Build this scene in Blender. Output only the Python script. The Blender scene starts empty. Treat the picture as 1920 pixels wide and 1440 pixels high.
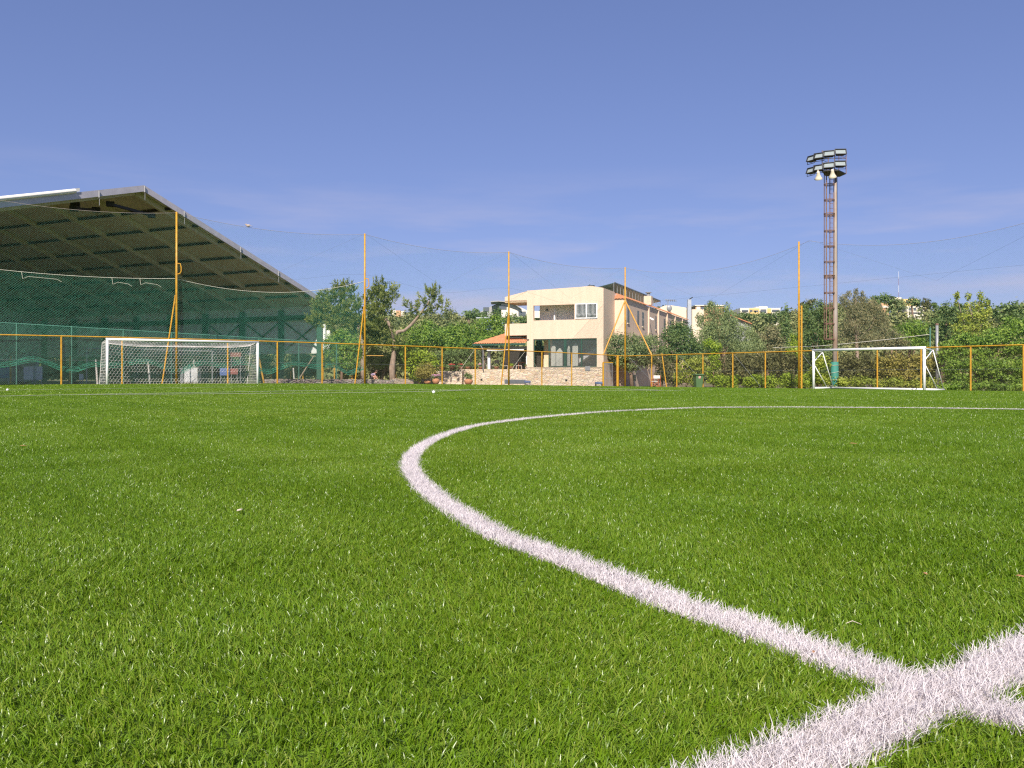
import bpy, math, random
import numpy as np
from mathutils import Matrix, Vector

random.seed(7)
RNG = np.random.default_rng(11)
SC = bpy.context.scene
COL = SC.collection
PI = math.pi

# ------------------------------------------------------------------ frame
F, CX, HY, EYE = 1600.0, 960.0, 707.0, 0.43      # focal length in photo pixels, horizon row, eye height
E1 = np.array([.805, .593])                       # along the goal lines
E2 = np.array([-.593, .805])                      # along the touch lines
FD, RD = 49.1, 47.3                               # goal-side fence (e2) and touch-side fence (e1)


def gz(x, y):
    """height of the crowned pitch"""
    e = np.clip(x * .805 + y * .593, -22, RD)
    return .063 - .42 * ((e - 12.75) / 33.0) ** 2


def wpt(px, py, Z):
    return np.array([(px - CX) / F * Z, Z, EYE + (HY - py) / F * Z])


def gpt(px, py, lift=0.0):
    z = 0.0
    for _ in range(40):
        Y = (EYE - z - lift) * F / (py - HY)
        X = (px - CX) / F * Y
        z = float(gz(X, Y))
    return np.array([X, Y, z])


def ground_at(px, Z):
    X = (px - CX) / F * Z
    return np.array([X, Z, float(gz(X, Z))])


def fence_left(px, d=FD):
    r = (px - CX) / F
    Y = d / (-.593 * r + .805)
    return np.array([r * Y, Y, float(gz(r * Y, Y))])


def fence_right(px, d=RD):
    r = (px - CX) / F
    Y = d / (.805 * r + .593)
    return np.array([r * Y, Y, float(gz(r * Y, Y))])


def ee(a, b, z=None):
    p = a * E1 + b * E2
    return np.array([p[0], p[1], float(gz(p[0], p[1])) if z is None else z])


# ------------------------------------------------------------------ materials
def nt(name):
    m = bpy.data.materials.new(name)
    m.use_nodes = True
    return m, m.node_tree.nodes, m.node_tree.links, m.node_tree.nodes['Principled BSDF']


def rgba(c):
    return (c[0], c[1], c[2], 1)


def mat(name, col, rough=.6, var=.12, scale=6, bump=0., metal=0., spec=.4, second=None, stretch=(1, 1, 1), detail=5):
    m, N, L, b = nt(name)
    b.inputs['Roughness'].default_value = rough
    b.inputs['Metallic'].default_value = metal
    b.inputs['Specular IOR Level'].default_value = spec
    tc = N.new('ShaderNodeTexCoord')
    mp = N.new('ShaderNodeMapping')
    mp.inputs['Scale'].default_value = stretch
    n = N.new('ShaderNodeTexNoise')
    n.inputs['Scale'].default_value = scale
    n.inputs['Detail'].default_value = detail
    n.inputs['Roughness'].default_value = .65
    L.new(tc.outputs['Object'], mp.inputs['Vector'])
    L.new(mp.outputs['Vector'], n.inputs['Vector'])
    r = N.new('ShaderNodeValToRGB')
    r.color_ramp.elements[0].position = .32
    r.color_ramp.elements[1].position = .68
    lo = second if second else [c * (1 - var) for c in col]
    hi = col if second else [min(1, c * (1 + var)) for c in col]
    r.color_ramp.elements[0].color = rgba(lo)
    r.color_ramp.elements[1].color = rgba(hi)
    L.new(n.outputs['Fac'], r.inputs['Fac'])
    L.new(r.outputs['Color'], b.inputs['Base Color'])
    if bump:
        bp = N.new('ShaderNodeBump')
        bp.inputs['Strength'].default_value = bump
        bp.inputs['Distance'].default_value = .03
        L.new(n.outputs['Fac'], bp.inputs['Height'])
        L.new(bp.outputs['Normal'], b.inputs['Normal'])
    return m


def leafmat(name, c0, c1, c2, rough=.55, trans=.3, spec=.3):
    """colour of each leaf or blade from its own 'tone'"""
    m, N, L, b = nt(name)
    a = N.new('ShaderNodeAttribute')
    a.attribute_name = 'tone'
    r = N.new('ShaderNodeValToRGB')
    e = r.color_ramp.elements
    e[0].position = 0.
    e[0].color = rgba(c0)
    e[1].position = .5
    e[1].color = rgba(c1)
    x = e.new(1.)
    x.color = rgba(c2)
    L.new(a.outputs['Fac'], r.inputs['Fac'])
    L.new(r.outputs['Color'], b.inputs['Base Color'])
    b.inputs['Roughness'].default_value = rough
    b.inputs['Specular IOR Level'].default_value = spec
    t = N.new('ShaderNodeBsdfTranslucent')
    L.new(r.outputs['Color'], t.inputs['Color'])
    mx = N.new('ShaderNodeMixShader')
    mx.inputs[0].default_value = trans
    L.new(b.outputs[0], mx.inputs[1])
    L.new(t.outputs[0], mx.inputs[2])
    L.new(mx.outputs[0], N['Material Output'].inputs['Surface'])
    return m


def stonemat(name, c0, c1, c2, mortar, sc=(1., 1., 2.2), rnd=1.):
    m, N, L, b = nt(name)
    tc = N.new('ShaderNodeTexCoord')
    mp = N.new('ShaderNodeMapping')
    mp.inputs['Scale'].default_value = sc
    L.new(tc.outputs['Object'], mp.inputs['Vector'])
    v = N.new('ShaderNodeTexVoronoi')
    v.inputs['Scale'].default_value = 2.6
    v.inputs['Randomness'].default_value = rnd
    L.new(mp.outputs['Vector'], v.inputs['Vector'])
    d = N.new('ShaderNodeTexVoronoi')
    d.feature = 'DISTANCE_TO_EDGE'
    d.inputs['Scale'].default_value = 2.6
    d.inputs['Randomness'].default_value = rnd
    L.new(mp.outputs['Vector'], d.inputs['Vector'])
    sep = N.new('ShaderNodeSeparateColor')
    L.new(v.outputs['Color'], sep.inputs[0])
    r = N.new('ShaderNodeValToRGB')
    e = r.color_ramp.elements
    e[0].color = rgba(c0)
    e[1].color = rgba(c2)
    x = e.new(.5)
    x.color = rgba(c1)
    L.new(sep.outputs[0], r.inputs['Fac'])
    n = N.new('ShaderNodeTexNoise')
    n.inputs['Scale'].default_value = 9
    n.inputs['Detail'].default_value = 6
    L.new(tc.outputs['Object'], n.inputs['Vector'])
    mul = N.new('ShaderNodeMix')
    mul.data_type = 'RGBA'
    mul.blend_type = 'OVERLAY'
    mul.inputs['Factor'].default_value = .5
    L.new(r.outputs['Color'], mul.inputs['A'])
    L.new(n.outputs['Color'], mul.inputs['B'])
    hs = N.new('ShaderNodeHueSaturation')
    hs.inputs['Saturation'].default_value = .9
    L.new(mul.outputs['Result'], hs.inputs['Color'])
    er = N.new('ShaderNodeValToRGB')
    er.color_ramp.elements[0].position = .02
    er.color_ramp.elements[1].position = .07
    L.new(d.outputs['Distance'], er.inputs['Fac'])
    mx = N.new('ShaderNodeMix')
    mx.data_type = 'RGBA'
    L.new(er.outputs['Color'], mx.inputs['Factor'])
    mx.inputs['A'].default_value = rgba(mortar)
    L.new(hs.outputs['Color'], mx.inputs['B'])
    L.new(mx.outputs['Result'], b.inputs['Base Color'])
    bp = N.new('ShaderNodeBump')
    bp.inputs['Strength'].default_value = .8
    bp.inputs['Distance'].default_value = .05
    L.new(er.outputs['Color'], bp.inputs['Height'])
    L.new(bp.outputs['Normal'], b.inputs['Normal'])
    b.inputs['Roughness'].default_value = .9
    return m


def glassmat(name, col=(.12, .15, .15), alpha=.35):
    m, N, L, b = nt(name)
    b.inputs['Base Color'].default_value = rgba(col)
    b.inputs['Roughness'].default_value = .05
    b.inputs['Specular IOR Level'].default_value = .6
    tr = N.new('ShaderNodeBsdfTransparent')
    mx = N.new('ShaderNodeMixShader')
    mx.inputs[0].default_value = alpha
    L.new(tr.outputs[0], mx.inputs[1])
    L.new(b.outputs[0], mx.inputs[2])
    L.new(mx.outputs[0], N['Material Output'].inputs['Surface'])
    return m


MT = dict(
    yellow=mat('yellow_paint', (.6, .33, .03), .45, scale=7, second=(.42, .2, .02), spec=.4),
    yellowpale=mat('pale_yellow_paint', (.66, .36, .08), .5, scale=9, second=(.5, .24, .04)),
    white=mat('white_paint', (.82, .8, .8), .35, .05, scale=5, spec=.5),
    whitepole=mat('worn_white_paint', (.75, .72, .68), .5, scale=8, second=(.4, .34, .28)),
    cream=mat('cream_render', (.765, .575, .435), .9, scale=2.2, second=(.7, .515, .385), bump=.05, stretch=(1, 1, .18)),
    creamfar=mat('cream_wall', (.8, .65, .48), .9, .06, scale=.4),
    stone=stonemat('rubble_stone', (.62, .47, .32), (.72, .58, .42), (.56, .38, .22), (.62, .52, .41), (1., 1., 2.6)),
    lowstone=stonemat('grey_rubble_stone', (.4, .33, .27), (.52, .44, .36), (.3, .25, .2), (.2, .17, .14), (1.2, 1.2, 2.6)),
    tile=mat('terracotta_tile', (.62, .27, .13), .8, scale=5, second=(.42, .16, .075), bump=.2),
    pot=mat('terracotta_pot', (.5, .235, .125), .8, scale=6, second=(.4, .18, .09)),
    green=mat('green_steel', (.03, .09, .06), .5, .15),
    greenpole=mat('faded_green_paint', (.09, .22, .17), .6, .2),
    darkgreen=mat('dark_green_frame', (.025, .07, .05), .5, .1),
    bin=mat('green_plastic', (.09, .16, .07), .45, .1, scale=3),
    black=mat('black_rubber', (.015, .015, .015), .6, .1),
    grey=mat('grey_steel', (.3, .3, .31), .5, .12, metal=.3),
    fascia=mat('galvanised_fascia', (.5, .47, .52), .5, .1, scale=2, metal=.1),
    rafter=mat('pale_steel_frame', (.58, .53, .44), .7, .08, scale=1.5),
    roofpanel=mat('brown_roof_panel', (.58, .53, .44), .8, .1, scale=1.5),
    roofwhite=mat('white_roof_sheet', (.82, .78, .72), .5, .04),
    wallpanel=mat('grey_wall_panel', (.78, .79, .78), .7, .06, scale=.7),
    darksteel=mat('dark_steel', (.03, .03, .032), .5, .15),
    rust=mat('rusty_steel', (.26, .15, .1), .8, scale=4, second=(.15, .085, .065), bump=.2),
    mastpaint=mat('weathered_mast_paint', (.38, .35, .33), .7, scale=1.2, second=(.27, .16, .1), stretch=(1, 1, .4)),
    pad=mat('green_padding', (.04, .19, .15), .7, .15, scale=3),
    ropegrey=mat('weathered_rope', (.36, .31, .27), .9, .15),
    rope=mat('pale_rope', (.6, .56, .46), .9, .15),
    wire=mat('steel_wire', (.16, .17, .18), .5, .1),
    netgreen=mat('green_net_cord', (.09, .24, .18), .8, .2, scale=1.5),
    netbright=mat('bright_green_net_cord', (.055, .27, .18), .8, .2, scale=1.5),
    chain=mat('chain_link_wire', (.13, .14, .1), .5, .2, scale=1, metal=.2),
    netwhite=mat('white_net_cord', (.8, .74, .72), .8, .08, scale=2),
    bark=mat('tree_bark', (.3, .2, .14), .95, scale=7, second=(.15, .095, .065), bump=.6, stretch=(1, 1, .3)),
    barkpale=mat('pale_bark', (.38, .29, .22), .95, scale=7, second=(.22, .15, .11), bump=.5, stretch=(1, 1, .3)),
    wood=mat('orange_wood', (.35, .1, .04), .6, .2, stretch=(1, 1, .2)),
    canvas=mat('white_canvas', (.72, .7, .62), .9, .06),
    chairgrey=mat('beige_patio_plastic', (.5, .42, .36), .7, .1),
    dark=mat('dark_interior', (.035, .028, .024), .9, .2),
    recess=mat('brightened_plaster', (.84, .79, .73), .9, .04),  # colour lightened to stand in for bounce light missing in the recess
    inner=mat('interior_plaster', (.72, .55, .36), .9, .05),
    board=mat('pale_board', (.62, .63, .68), .6, scale=14, second=(.45, .46, .54)),
    bluebox=mat('blue_crate', (.09, .13, .26), .5, .15),
    bluepanel=mat('blue_board', (.1, .14, .33), .5, .1),
    redpanel=mat('red_board', (.26, .09, .08), .5, .1),
    solar=mat('solar_panel_back', (.035, .06, .06), .4, .15),
    alu=mat('aluminium', (.6, .62, .64), .35, .06, metal=.5),
    lens=mat('floodlight_glass', (.3, .34, .34), .12, .08, spec=.9),
    horn=mat('cream_horn', (.7, .62, .48), .6, .08),
    farwall=mat('pale_plaster', (.8, .72, .6), .9, .05, scale=.3),  # even pale plaster of the far buildings
    faryellow=mat('yellow_plaster', (.72, .5, .2), .9, .05, scale=.3),
    farorange=mat('orange_plaster', (.62, .36, .2), .9, .05, scale=.3),
    farmetal=mat('grey_roof_metal', (.38, .37, .37), .6, .08, scale=.3),
    farglass=mat('dark_window', (.12, .13, .15), .2, .1),
    paving=mat('pale_paving', (.45, .36, .28), .9, .1, scale=3),
    earth=mat('dry_earth', (.2, .15, .09), .95, scale=.6, second=(.1, .1, .045), bump=.3),
    hillsoil=mat('hill_scrub', (.13, .13, .05), .95, scale=.12, second=(.07, .085, .03)),
    skin=mat('skin', (.55, .28, .2), .6, .05),
    lilac=mat('lilac_cloth', (.35, .28, .42), .9, .08),
    darkcloth=mat('dark_cloth', (.04, .035, .04), .9, .08),
    hair=mat('brown_hair', (.09, .05, .03), .7, .1),
    feather=mat('grey_feather', (.42, .33, .27), .8, .15, scale=20),
    flowerpink=mat('pink_petals', (.65, .32, .48), .7, .25, scale=20),
    flowerred=mat('red_petals', (.6, .03, .06), .7, .2, scale=20),
    dryleaf=mat('dry_leaf', (.4, .2, .1), .8, .2, scale=30),
    strawleaf=mat('straw', (.62, .52, .42), .8, .15, scale=30),
    line=mat('white_turf_line', (.6, .55, .55), .9, .08, scale=60),
    thatch=mat('white_line_thatch', (.45, .4, .39), .95, scale=90, second=(.28, .24, .23)),
    sticker=mat('white_red_sticker', (.75, .7, .68), .5, scale=12, second=(.55, .12, .08)),
    glass=glassmat('window_glass', alpha=.2),
    glassdark=glassmat('dark_window_glass', (.05, .06, .06), .7),
)
LEAF = dict(
    pine=leafmat('pine_needles', (.07, .1, .022), (.21, .25, .06), (.36, .37, .11), .6, .3),
    bright=leafmat('bright_leaves', (.06, .13, .016), (.205, .325, .04), (.38, .48, .08), .5, .35),
    lime=leafmat('lime_leaves', (.12, .2, .016), (.3, .41, .03), (.47, .54, .06), .5, .35),
    dark=leafmat('dark_leaves', (.045, .085, .024), (.14, .205, .06), (.25, .315, .1), .55, .25),
    olive=leafmat('olive_leaves', (.075, .095, .045), (.22, .275, .1), (.38, .43, .19), .55, .2),
    dry=leafmat('dry_leaves', (.05, .055, .02), (.135, .135, .046), (.27, .235, .095), .6, .2),
    euc=leafmat('gum_leaves', (.085, .09, .04), (.225, .21, .1), (.37, .31, .15), .55, .2),
    yellow=leafmat('yellow_green_leaves', (.12, .17, .024), (.33, .39, .055), (.52, .52, .1), .5, .3),
    far=leafmat('far_foliage', (.075, .1, .038), (.21, .23, .08), (.34, .31, .13), .7, .1),
    golden=leafmat('golden_shrub', (.1, .1, .02), (.28, .245, .05), (.46, .37, .1), .55, .2),
)
M_BLADE = leafmat('turf_blades', (.062, .132, .005), (.152, .266, .01), (.31, .35, .06), .33, .3, spec=.45)
M_WBLADE = leafmat('white_turf_blades', (.62, .56, .565), (.74, .68, .685), (.82, .76, .765), .5, .25, spec=.2)

# ------------------------------------------------------------------ objects
WM = {}


def _finish(o, label, cat, group, kind):
    if label:
        o['label'] = label
    if cat:
        o['category'] = cat
    if group:
        o['group'] = group
    if kind:
        o['kind'] = kind


def thing(name, label, cat, loc, rz=0., group=None):
    o = bpy.data.objects.new(name, None)
    COL.objects.link(o)
    o.location = [float(v) for v in loc]
    o.rotation_euler = (0, 0, rz)
    o.empty_display_size = .2
    _finish(o, label, cat, group, None)
    WM[o.name] = Matrix.Translation(o.location) @ Matrix.Rotation(rz, 4, 'Z')
    return o


class MB:
    """collects faces in the frame of the parent, or of the world"""

    def __init__(s):
        s.v, s.f = [], []

    def add(s, vs, fs):
        n = len(s.v)
        s.v += [tuple(float(c) for c in v) for v in vs]
        s.f += [tuple(i + n for i in f) for f in fs]
        return s

    def box(s, c, d, rz=0., ry=0., rx=0.):
        R = Matrix.Rotation(rz, 3, 'Z') @ Matrix.Rotation(ry, 3, 'Y') @ Matrix.Rotation(rx, 3, 'X')
        vs = []
        for k in (-1, 1):
            for j in (-1, 1):
                for i in (-1, 1):
                    q = R @ Vector((i * d[0] / 2, j * d[1] / 2, k * d[2] / 2))
                    vs.append((c[0] + q.x, c[1] + q.y, c[2] + q.z))
        return s.add(vs, [(0, 2, 3, 1), (4, 5, 7, 6), (0, 1, 5, 4), (2, 6, 7, 3), (0, 4, 6, 2), (1, 3, 7, 5)])

    def span(s, a, b):
        """box between two corners"""
        return s.box([(a[i] + b[i]) / 2 for i in range(3)], [abs(b[i] - a[i]) for i in range(3)])

    def tube(s, pts, r, n=8, caps=True):
        P = [Vector([float(c) for c in p]) for p in pts]
        R = r if isinstance(r, (list, tuple)) else [r] * len(P)
        vs, fs = [], []
        ref = None
        for i, p in enumerate(P):
            t = (P[min(i + 1, len(P) - 1)] - P[max(i - 1, 0)]).normalized()
            if ref is None:
                ref = Vector((0, 0, 1)) if abs(t.z) < .9 else Vector((1, 0, 0))
            a = t.cross(ref).normalized()
            b = a.cross(t).normalized()
            ref = b
            for k in range(n):
                an = 2 * PI * k / n
                q = p + (a * math.cos(an) + b * math.sin(an)) * R[i]
                vs.append(q)
        for i in range(len(P) - 1):
            for k in range(n):
                k2 = (k + 1) % n
                fs.append((i * n + k, i * n + k2, (i + 1) * n + k2, (i + 1) * n + k))
        if caps:
            fs.append(tuple(range(n - 1, -1, -1)))
            fs.append(tuple((len(P) - 1) * n + k for k in range(n)))
        return s.add(vs, fs)

    def bar(s, a, b, w, h=None):
        """rectangular bar from a to b"""
        h = w if h is None else h
        a, b = Vector([float(c) for c in a]), Vector([float(c) for c in b])
        t = (b - a).normalized()
        up = Vector((0, 0, 1)) if abs(t.z) < .95 else Vector((0, 1, 0))
        x = t.cross(up).normalized() * (w / 2)
        y = x.cross(t).normalized() * (h / 2)
        vs = [a - x - y, a + x - y, a + x + y, a - x + y, b - x - y, b + x - y, b + x + y, b - x + y]
        return s.add(vs, [(3, 2, 1, 0), (4, 5, 6, 7), (0, 1, 5, 4), (1, 2, 6, 5), (2, 3, 7, 6), (3, 0, 4, 7)])

    def lathe(s, c, prof, n=14):
        vs, fs = [], []
        for r, z in prof:
            for k in range(n):
                a = 2 * PI * k / n
                vs.append((c[0] + r * math.cos(a), c[1] + r * math.sin(a), c[2] + z))
        for i in range(len(prof) - 1):
            for k in range(n):
                k2 = (k + 1) % n
                fs.append((i * n + k, i * n + k2, (i + 1) * n + k2, (i + 1) * n + k))
        fs.append(tuple(range(n - 1, -1, -1)))
        fs.append(tuple((len(prof) - 1) * n + k for k in range(n)))
        return s.add(vs, fs)

    def prism(s, poly, off):
        """a polygon pushed along off"""
        n = len(poly)
        vs = list(poly) + [tuple(p[i] + off[i] for i in range(3)) for p in poly]
        fs = [tuple(range(n - 1, -1, -1)), tuple(range(n, 2 * n))]
        fs += [(i, (i + 1) % n, n + (i + 1) % n, n + i) for i in range(n)]
        return s.add(vs, fs)

    def ball(s, c, r, n=10, m=7):
        r = r if isinstance(r, (list, tuple)) else (r, r, r)
        vs, fs = [(c[0], c[1], c[2] - r[2])], []
        for i in range(1, m):
            t = -PI / 2 + PI * i / m
            for k in range(n):
                a = 2 * PI * k / n
                vs.append((c[0] + r[0] * math.cos(t) * math.cos(a), c[1] + r[1] * math.cos(t) * math.sin(a), c[2] + r[2] * math.sin(t)))
        vs.append((c[0], c[1], c[2] + r[2]))
        for k in range(n):
            fs.append((0, 1 + (k + 1) % n, 1 + k))
            fs.append((len(vs) - 1, 1 + (m - 2) * n + k, 1 + (m - 2) * n + (k + 1) % n))
        for i in range(m - 2):
            for k in range(n):
                k2 = (k + 1) % n
                fs.append((1 + i * n + k, 1 + i * n + k2, 1 + (i + 1) * n + k2, 1 + (i + 1) * n + k))
        return s.add(vs, fs)

    def build(s, name, m, parent=None, label=None, cat=None, group=None, kind=None, local=False, smooth=False, loc=None, bevel=0.):
        me = bpy.data.meshes.new(name)
        v = s.v
        o = bpy.data.objects.new(name, me)
        COL.objects.link(o)
        if parent is not None:
            o.parent = parent
            W = WM[parent.name]
            if not local:
                I = W.inverted()
                v = [tuple(I @ Vector(p)) for p in v]
            WM[o.name] = W
        else:
            L = Vector([float(c) for c in loc]) if loc is not None else Vector((0, 0, 0))
            v = [tuple(Vector(p) - L) for p in v]
            o.location = L
            WM[o.name] = Matrix.Translation(L)
        me.from_pydata(v, [], s.f)
        me.materials.append(m)
        me.update()
        if smooth:
            me.shade_smooth()
        if bevel:
            b = o.modifiers.new('bevel', 'BEVEL')
            b.width = bevel
            b.segments = 2
            b.limit_method = 'ANGLE'
        _finish(o, label, cat, group, kind)
        return o


def quad_mesh(name, V, m, tone=None, parent=None, label=None, cat=None, group=None, kind=None, loc=None, idx=None):
    """V: (n,k,3) strips of k/2 pairs, or plain quads when k == 4"""
    n, k, _ = V.shape
    if idx is None:
        if k == 4:
            pat = np.array([[0, 1, 3, 2]])
        else:
            pat = np.array([[2 * i, 2 * i + 1, 2 * i + 3, 2 * i + 2] for i in range(k // 2 - 1)])
    else:
        pat = idx
    Q = (np.arange(n)[:, None, None] * k + pat[None]).reshape(-1)
    co = V.reshape(-1, 3)
    o_loc = np.zeros(3)
    if parent is not None:
        o_loc = np.array(WM[parent.name].translation)
    elif loc is not None:
        o_loc = np.array(loc, float)
    co = co - o_loc
    me = bpy.data.meshes.new(name)
    me.vertices.add(len(co))
    me.vertices.foreach_set('co', co.astype(np.float32).ravel())
    nf = len(Q) // 4
    me.loops.add(len(Q))
    me.loops.foreach_set('vertex_index', Q.astype(np.int32))
    me.polygons.add(nf)
    me.polygons.foreach_set('loop_start', (np.arange(nf) * 4).astype(np.int32))
    me.update(calc_edges=True)
    if tone is not None:
        a = me.attributes.new('tone', 'FLOAT', 'POINT')
        a.data.foreach_set('value', np.repeat(tone, k).astype(np.float32))
    me.materials.append(m)
    o = bpy.data.objects.new(name, me)
    COL.objects.link(o)
    if parent is not None:
        o.parent = parent
        WM[o.name] = WM[parent.name]
    else:
        o.location = [float(c) for c in o_loc]
        WM[o.name] = Matrix.Translation(o.location)
    _finish(o, label, cat, group, kind)
    return o


def grid_mesh(P):
    """(a,b,3) grid -> MB"""
    a, b, _ = P.shape
    mb = MB()
    mb.v = [tuple(map(float, p)) for p in P.reshape(-1, 3)]
    mb.f = [(i * b + j, i * b + j + 1, (i + 1) * b + j + 1, (i + 1) * b + j) for i in range(a - 1) for j in range(b - 1)]
    return mb


def copy_tree(o, parent=None):
    c = o.copy()
    COL.objects.link(c)
    c.parent = parent
    for ch in list(o.children):
        copy_tree(ch, c)
    return c


# ------------------------------------------------------------------ camera, light, sky
cam = bpy.data.cameras.new('camera')
co = bpy.data.objects.new('camera', cam)
COL.objects.link(co)
co.location = (0, 0, EYE)
co.rotation_euler = (PI / 2, 0, 0)
cam.sensor_width = 36
cam.lens = 36 * F / 1920
cam.shift_y = -(720 - HY) / 1920
cam.clip_start = .05
cam.clip_end = 3000
SC.camera = co

SUN_EL = math.radians(41)
SH = Vector((-.14, -.99)).normalized()
SD = Vector((SH.x * math.cos(SUN_EL), SH.y * math.cos(SUN_EL), math.sin(SUN_EL)))
sl = bpy.data.lights.new('sun', 'SUN')
sl.energy = 4.6
sl.angle = math.radians(.53)
sl.color = (1., .93, .82)
so = bpy.data.objects.new('sun', sl)
COL.objects.link(so)
so.rotation_euler = SD.to_track_quat('Z', 'Y').to_euler()

w = bpy.data.worlds.new('World')
SC.world = w
w.use_nodes = True
N, L = w.node_tree.nodes, w.node_tree.links
bg = N['Background']
sky = N.new('ShaderNodeTexSky')
sky.sky_type = 'NISHITA'
sky.sun_disc = False
sky.sun_elevation = SUN_EL
sky.sun_rotation = math.atan2(SH.x, SH.y)
sky.air_density = 1.0
sky.dust_density = .25
sky.ozone_density = 2.0
tint = N.new('ShaderNodeMix')
tint.data_type = 'RGBA'
tint.blend_type = 'MULTIPLY'
tint.inputs['Factor'].default_value = 1
tint.inputs['B'].default_value = (.822, .884, 1.37, 1)
soft = N.new('ShaderNodeGamma')
soft.inputs['Gamma'].default_value = .64
L.new(sky.outputs[0], soft.inputs['Color'])
L.new(soft.outputs['Color'], tint.inputs['A'])
# thin high cloud: stretched noise mixed over the blue
tc = N.new('ShaderNodeTexCoord')
mp = N.new('ShaderNodeMapping')
mp.inputs['Scale'].default_value = (2.2, 2.2, 15)
mp.inputs['Rotation'].default_value = (0, .12, .3)
nz = N.new('ShaderNodeTexNoise')
nz.inputs['Scale'].default_value = 1.7
nz.inputs['Detail'].default_value = 8
nz.inputs['Roughness'].default_value = .55
L.new(tc.outputs['Generated'], mp.inputs['Vector'])
L.new(mp.outputs['Vector'], nz.inputs['Vector'])
cr = N.new('ShaderNodeValToRGB')
cr.color_ramp.elements[0].position = .47
cr.color_ramp.elements[0].color = (0, 0, 0, 1)
cr.color_ramp.elements[1].position = .72
cr.color_ramp.elements[1].color = (.8, .8, .8, 1)
L.new(nz.outputs['Fac'], cr.inputs['Fac'])
sx = N.new('ShaderNodeSeparateXYZ')
L.new(tc.outputs['Generated'], sx.inputs[0])
mr = N.new('ShaderNodeMapRange')
mr.inputs['From Min'].default_value = .24
mr.inputs['From Max'].default_value = .1
L.new(sx.outputs['Z'], mr.inputs['Value'])
mm = N.new('ShaderNodeMath')
mm.operation = 'MULTIPLY'
L.new(cr.outputs['Color'], mm.inputs[0])
L.new(mr.outputs['Result'], mm.inputs[1])
cl = N.new('ShaderNodeMix')
cl.data_type = 'RGBA'
L.new(mm.outputs[0], cl.inputs['Factor'])
L.new(tint.outputs['Result'], cl.inputs['A'])
cl.inputs['B'].default_value = (3.7, 3.6, 4.7, 1)
L.new(cl.outputs['Result'], bg.inputs['Color'])
bg.inputs['Strength'].default_value = .1

SC.view_settings.view_transform = 'Standard'
SC.view_settings.look = 'None'
SC.view_settings.exposure = .62
SC.view_settings.gamma = 1
SC.cycles.use_denoising = False
SC.cycles.filter_width = 1.25
SC.cycles.max_bounces = 6
SC.cycles.diffuse_bounces = 4
SC.cycles.glossy_bounces = 2
SC.cycles.transmission_bounces = 3
SC.cycles.transparent_max_bounces = 8
SC.cycles.caustics_reflective = False
SC.cycles.caustics_refractive = False

# ------------------------------------------------------------------ ground
NA = 120
RR = np.concatenate([[0], np.arange(2, 90, 2.), np.geomspace(92, 900, 26)])
P = np.zeros((NA + 1, len(RR), 3))
for i in range(NA + 1):
    a = 2 * PI * i / NA
    P[i, :, 0] = RR * math.cos(a)
    P[i, :, 1] = RR * math.sin(a)
P[..., 2] = gz(P[..., 0], P[..., 1]) - .06
grid_mesh(P).build('ground', MT['earth'], kind='structure')

a = np.linspace(-24, RD + .1, 142)
b = np.linspace(-60, FD + .1, 220)
A, B = np.meshgrid(a, b, indexing='ij')
P = np.zeros(A.shape + (3,))
P[..., 0] = A * E1[0] + B * E2[0]
P[..., 1] = A * E1[1] + B * E2[1]
P[..., 2] = gz(P[..., 0], P[..., 1])


def turfmat():
    m, N, L, b = nt('turf_backing')
    tc = N.new('ShaderNodeTexCoord')
    n = N.new('ShaderNodeTexNoise')
    n.inputs['Scale'].default_value = 55
    n.inputs['Detail'].default_value = 4
    n2 = N.new('ShaderNodeTexNoise')
    n2.inputs['Scale'].default_value = .5
    n2.inputs['Detail'].default_value = 4
    for q in (n, n2):
        L.new(tc.outputs['Object'], q.inputs['Vector'])
    r = N.new('ShaderNodeValToRGB')
    r.color_ramp.elements[0].position = .3
    r.color_ramp.elements[0].color = (.06, .12, .008, 1)
    r.color_ramp.elements[1].position = .7
    r.color_ramp.elements[1].color = (.16, .25, .02, 1)
    L.new(n.outputs['Fac'], r.inputs['Fac'])
    r2 = N.new('ShaderNodeValToRGB')
    r2.color_ramp.elements[0].color = (.82, .86, .8, 1)
    r2.color_ramp.elements[1].color = (1.12, 1.08, 1.1, 1)
    L.new(n2.outputs['Fac'], r2.inputs['Fac'])
    mx = N.new('ShaderNodeMix')
    mx.data_type = 'RGBA'
    mx.blend_type = 'MULTIPLY'
    mx.inputs['Factor'].default_value = 1
    L.new(r.outputs['Color'], mx.inputs['A'])
    L.new(r2.outputs['Color'], mx.inputs['B'])
    L.new(mx.outputs['Result'], b.inputs['Base Color'])
    b.inputs['Roughness'].default_value = .8
    b.inputs['Specular IOR Level'].default_value = .2
    bp = N.new('ShaderNodeBump')
    bp.inputs['Strength'].default_value = 1
    bp.inputs['Distance'].default_value = .03
    L.new(n.outputs['Fac'], bp.inputs['Height'])
    L.new(bp.outputs['Normal'], b.inputs['Normal'])
    return m


grid_mesh(P).build('pitch', turfmat(), kind='structure')

# ---- lines on the pitch, traced on the ground
LIFT = .02


def smooth(pts, n=8):
    pts = [np.array(p[:2], float) for p in pts]
    out = []
    for i in range(len(pts) - 1):
        p0, p1, p2, p3 = pts[max(i - 1, 0)], pts[i], pts[i + 1], pts[min(i + 2, len(pts) - 1)]
        for k in range(n):
            t = k / n
            out.append(.5 * ((2 * p1) + (-p0 + p2) * t + (2 * p0 - 5 * p1 + 4 * p2 - p3) * t * t + (-p0 + 3 * p1 - 3 * p2 + p3) * t ** 3))
    out.append(pts[-1])
    return np.array(out)


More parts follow.
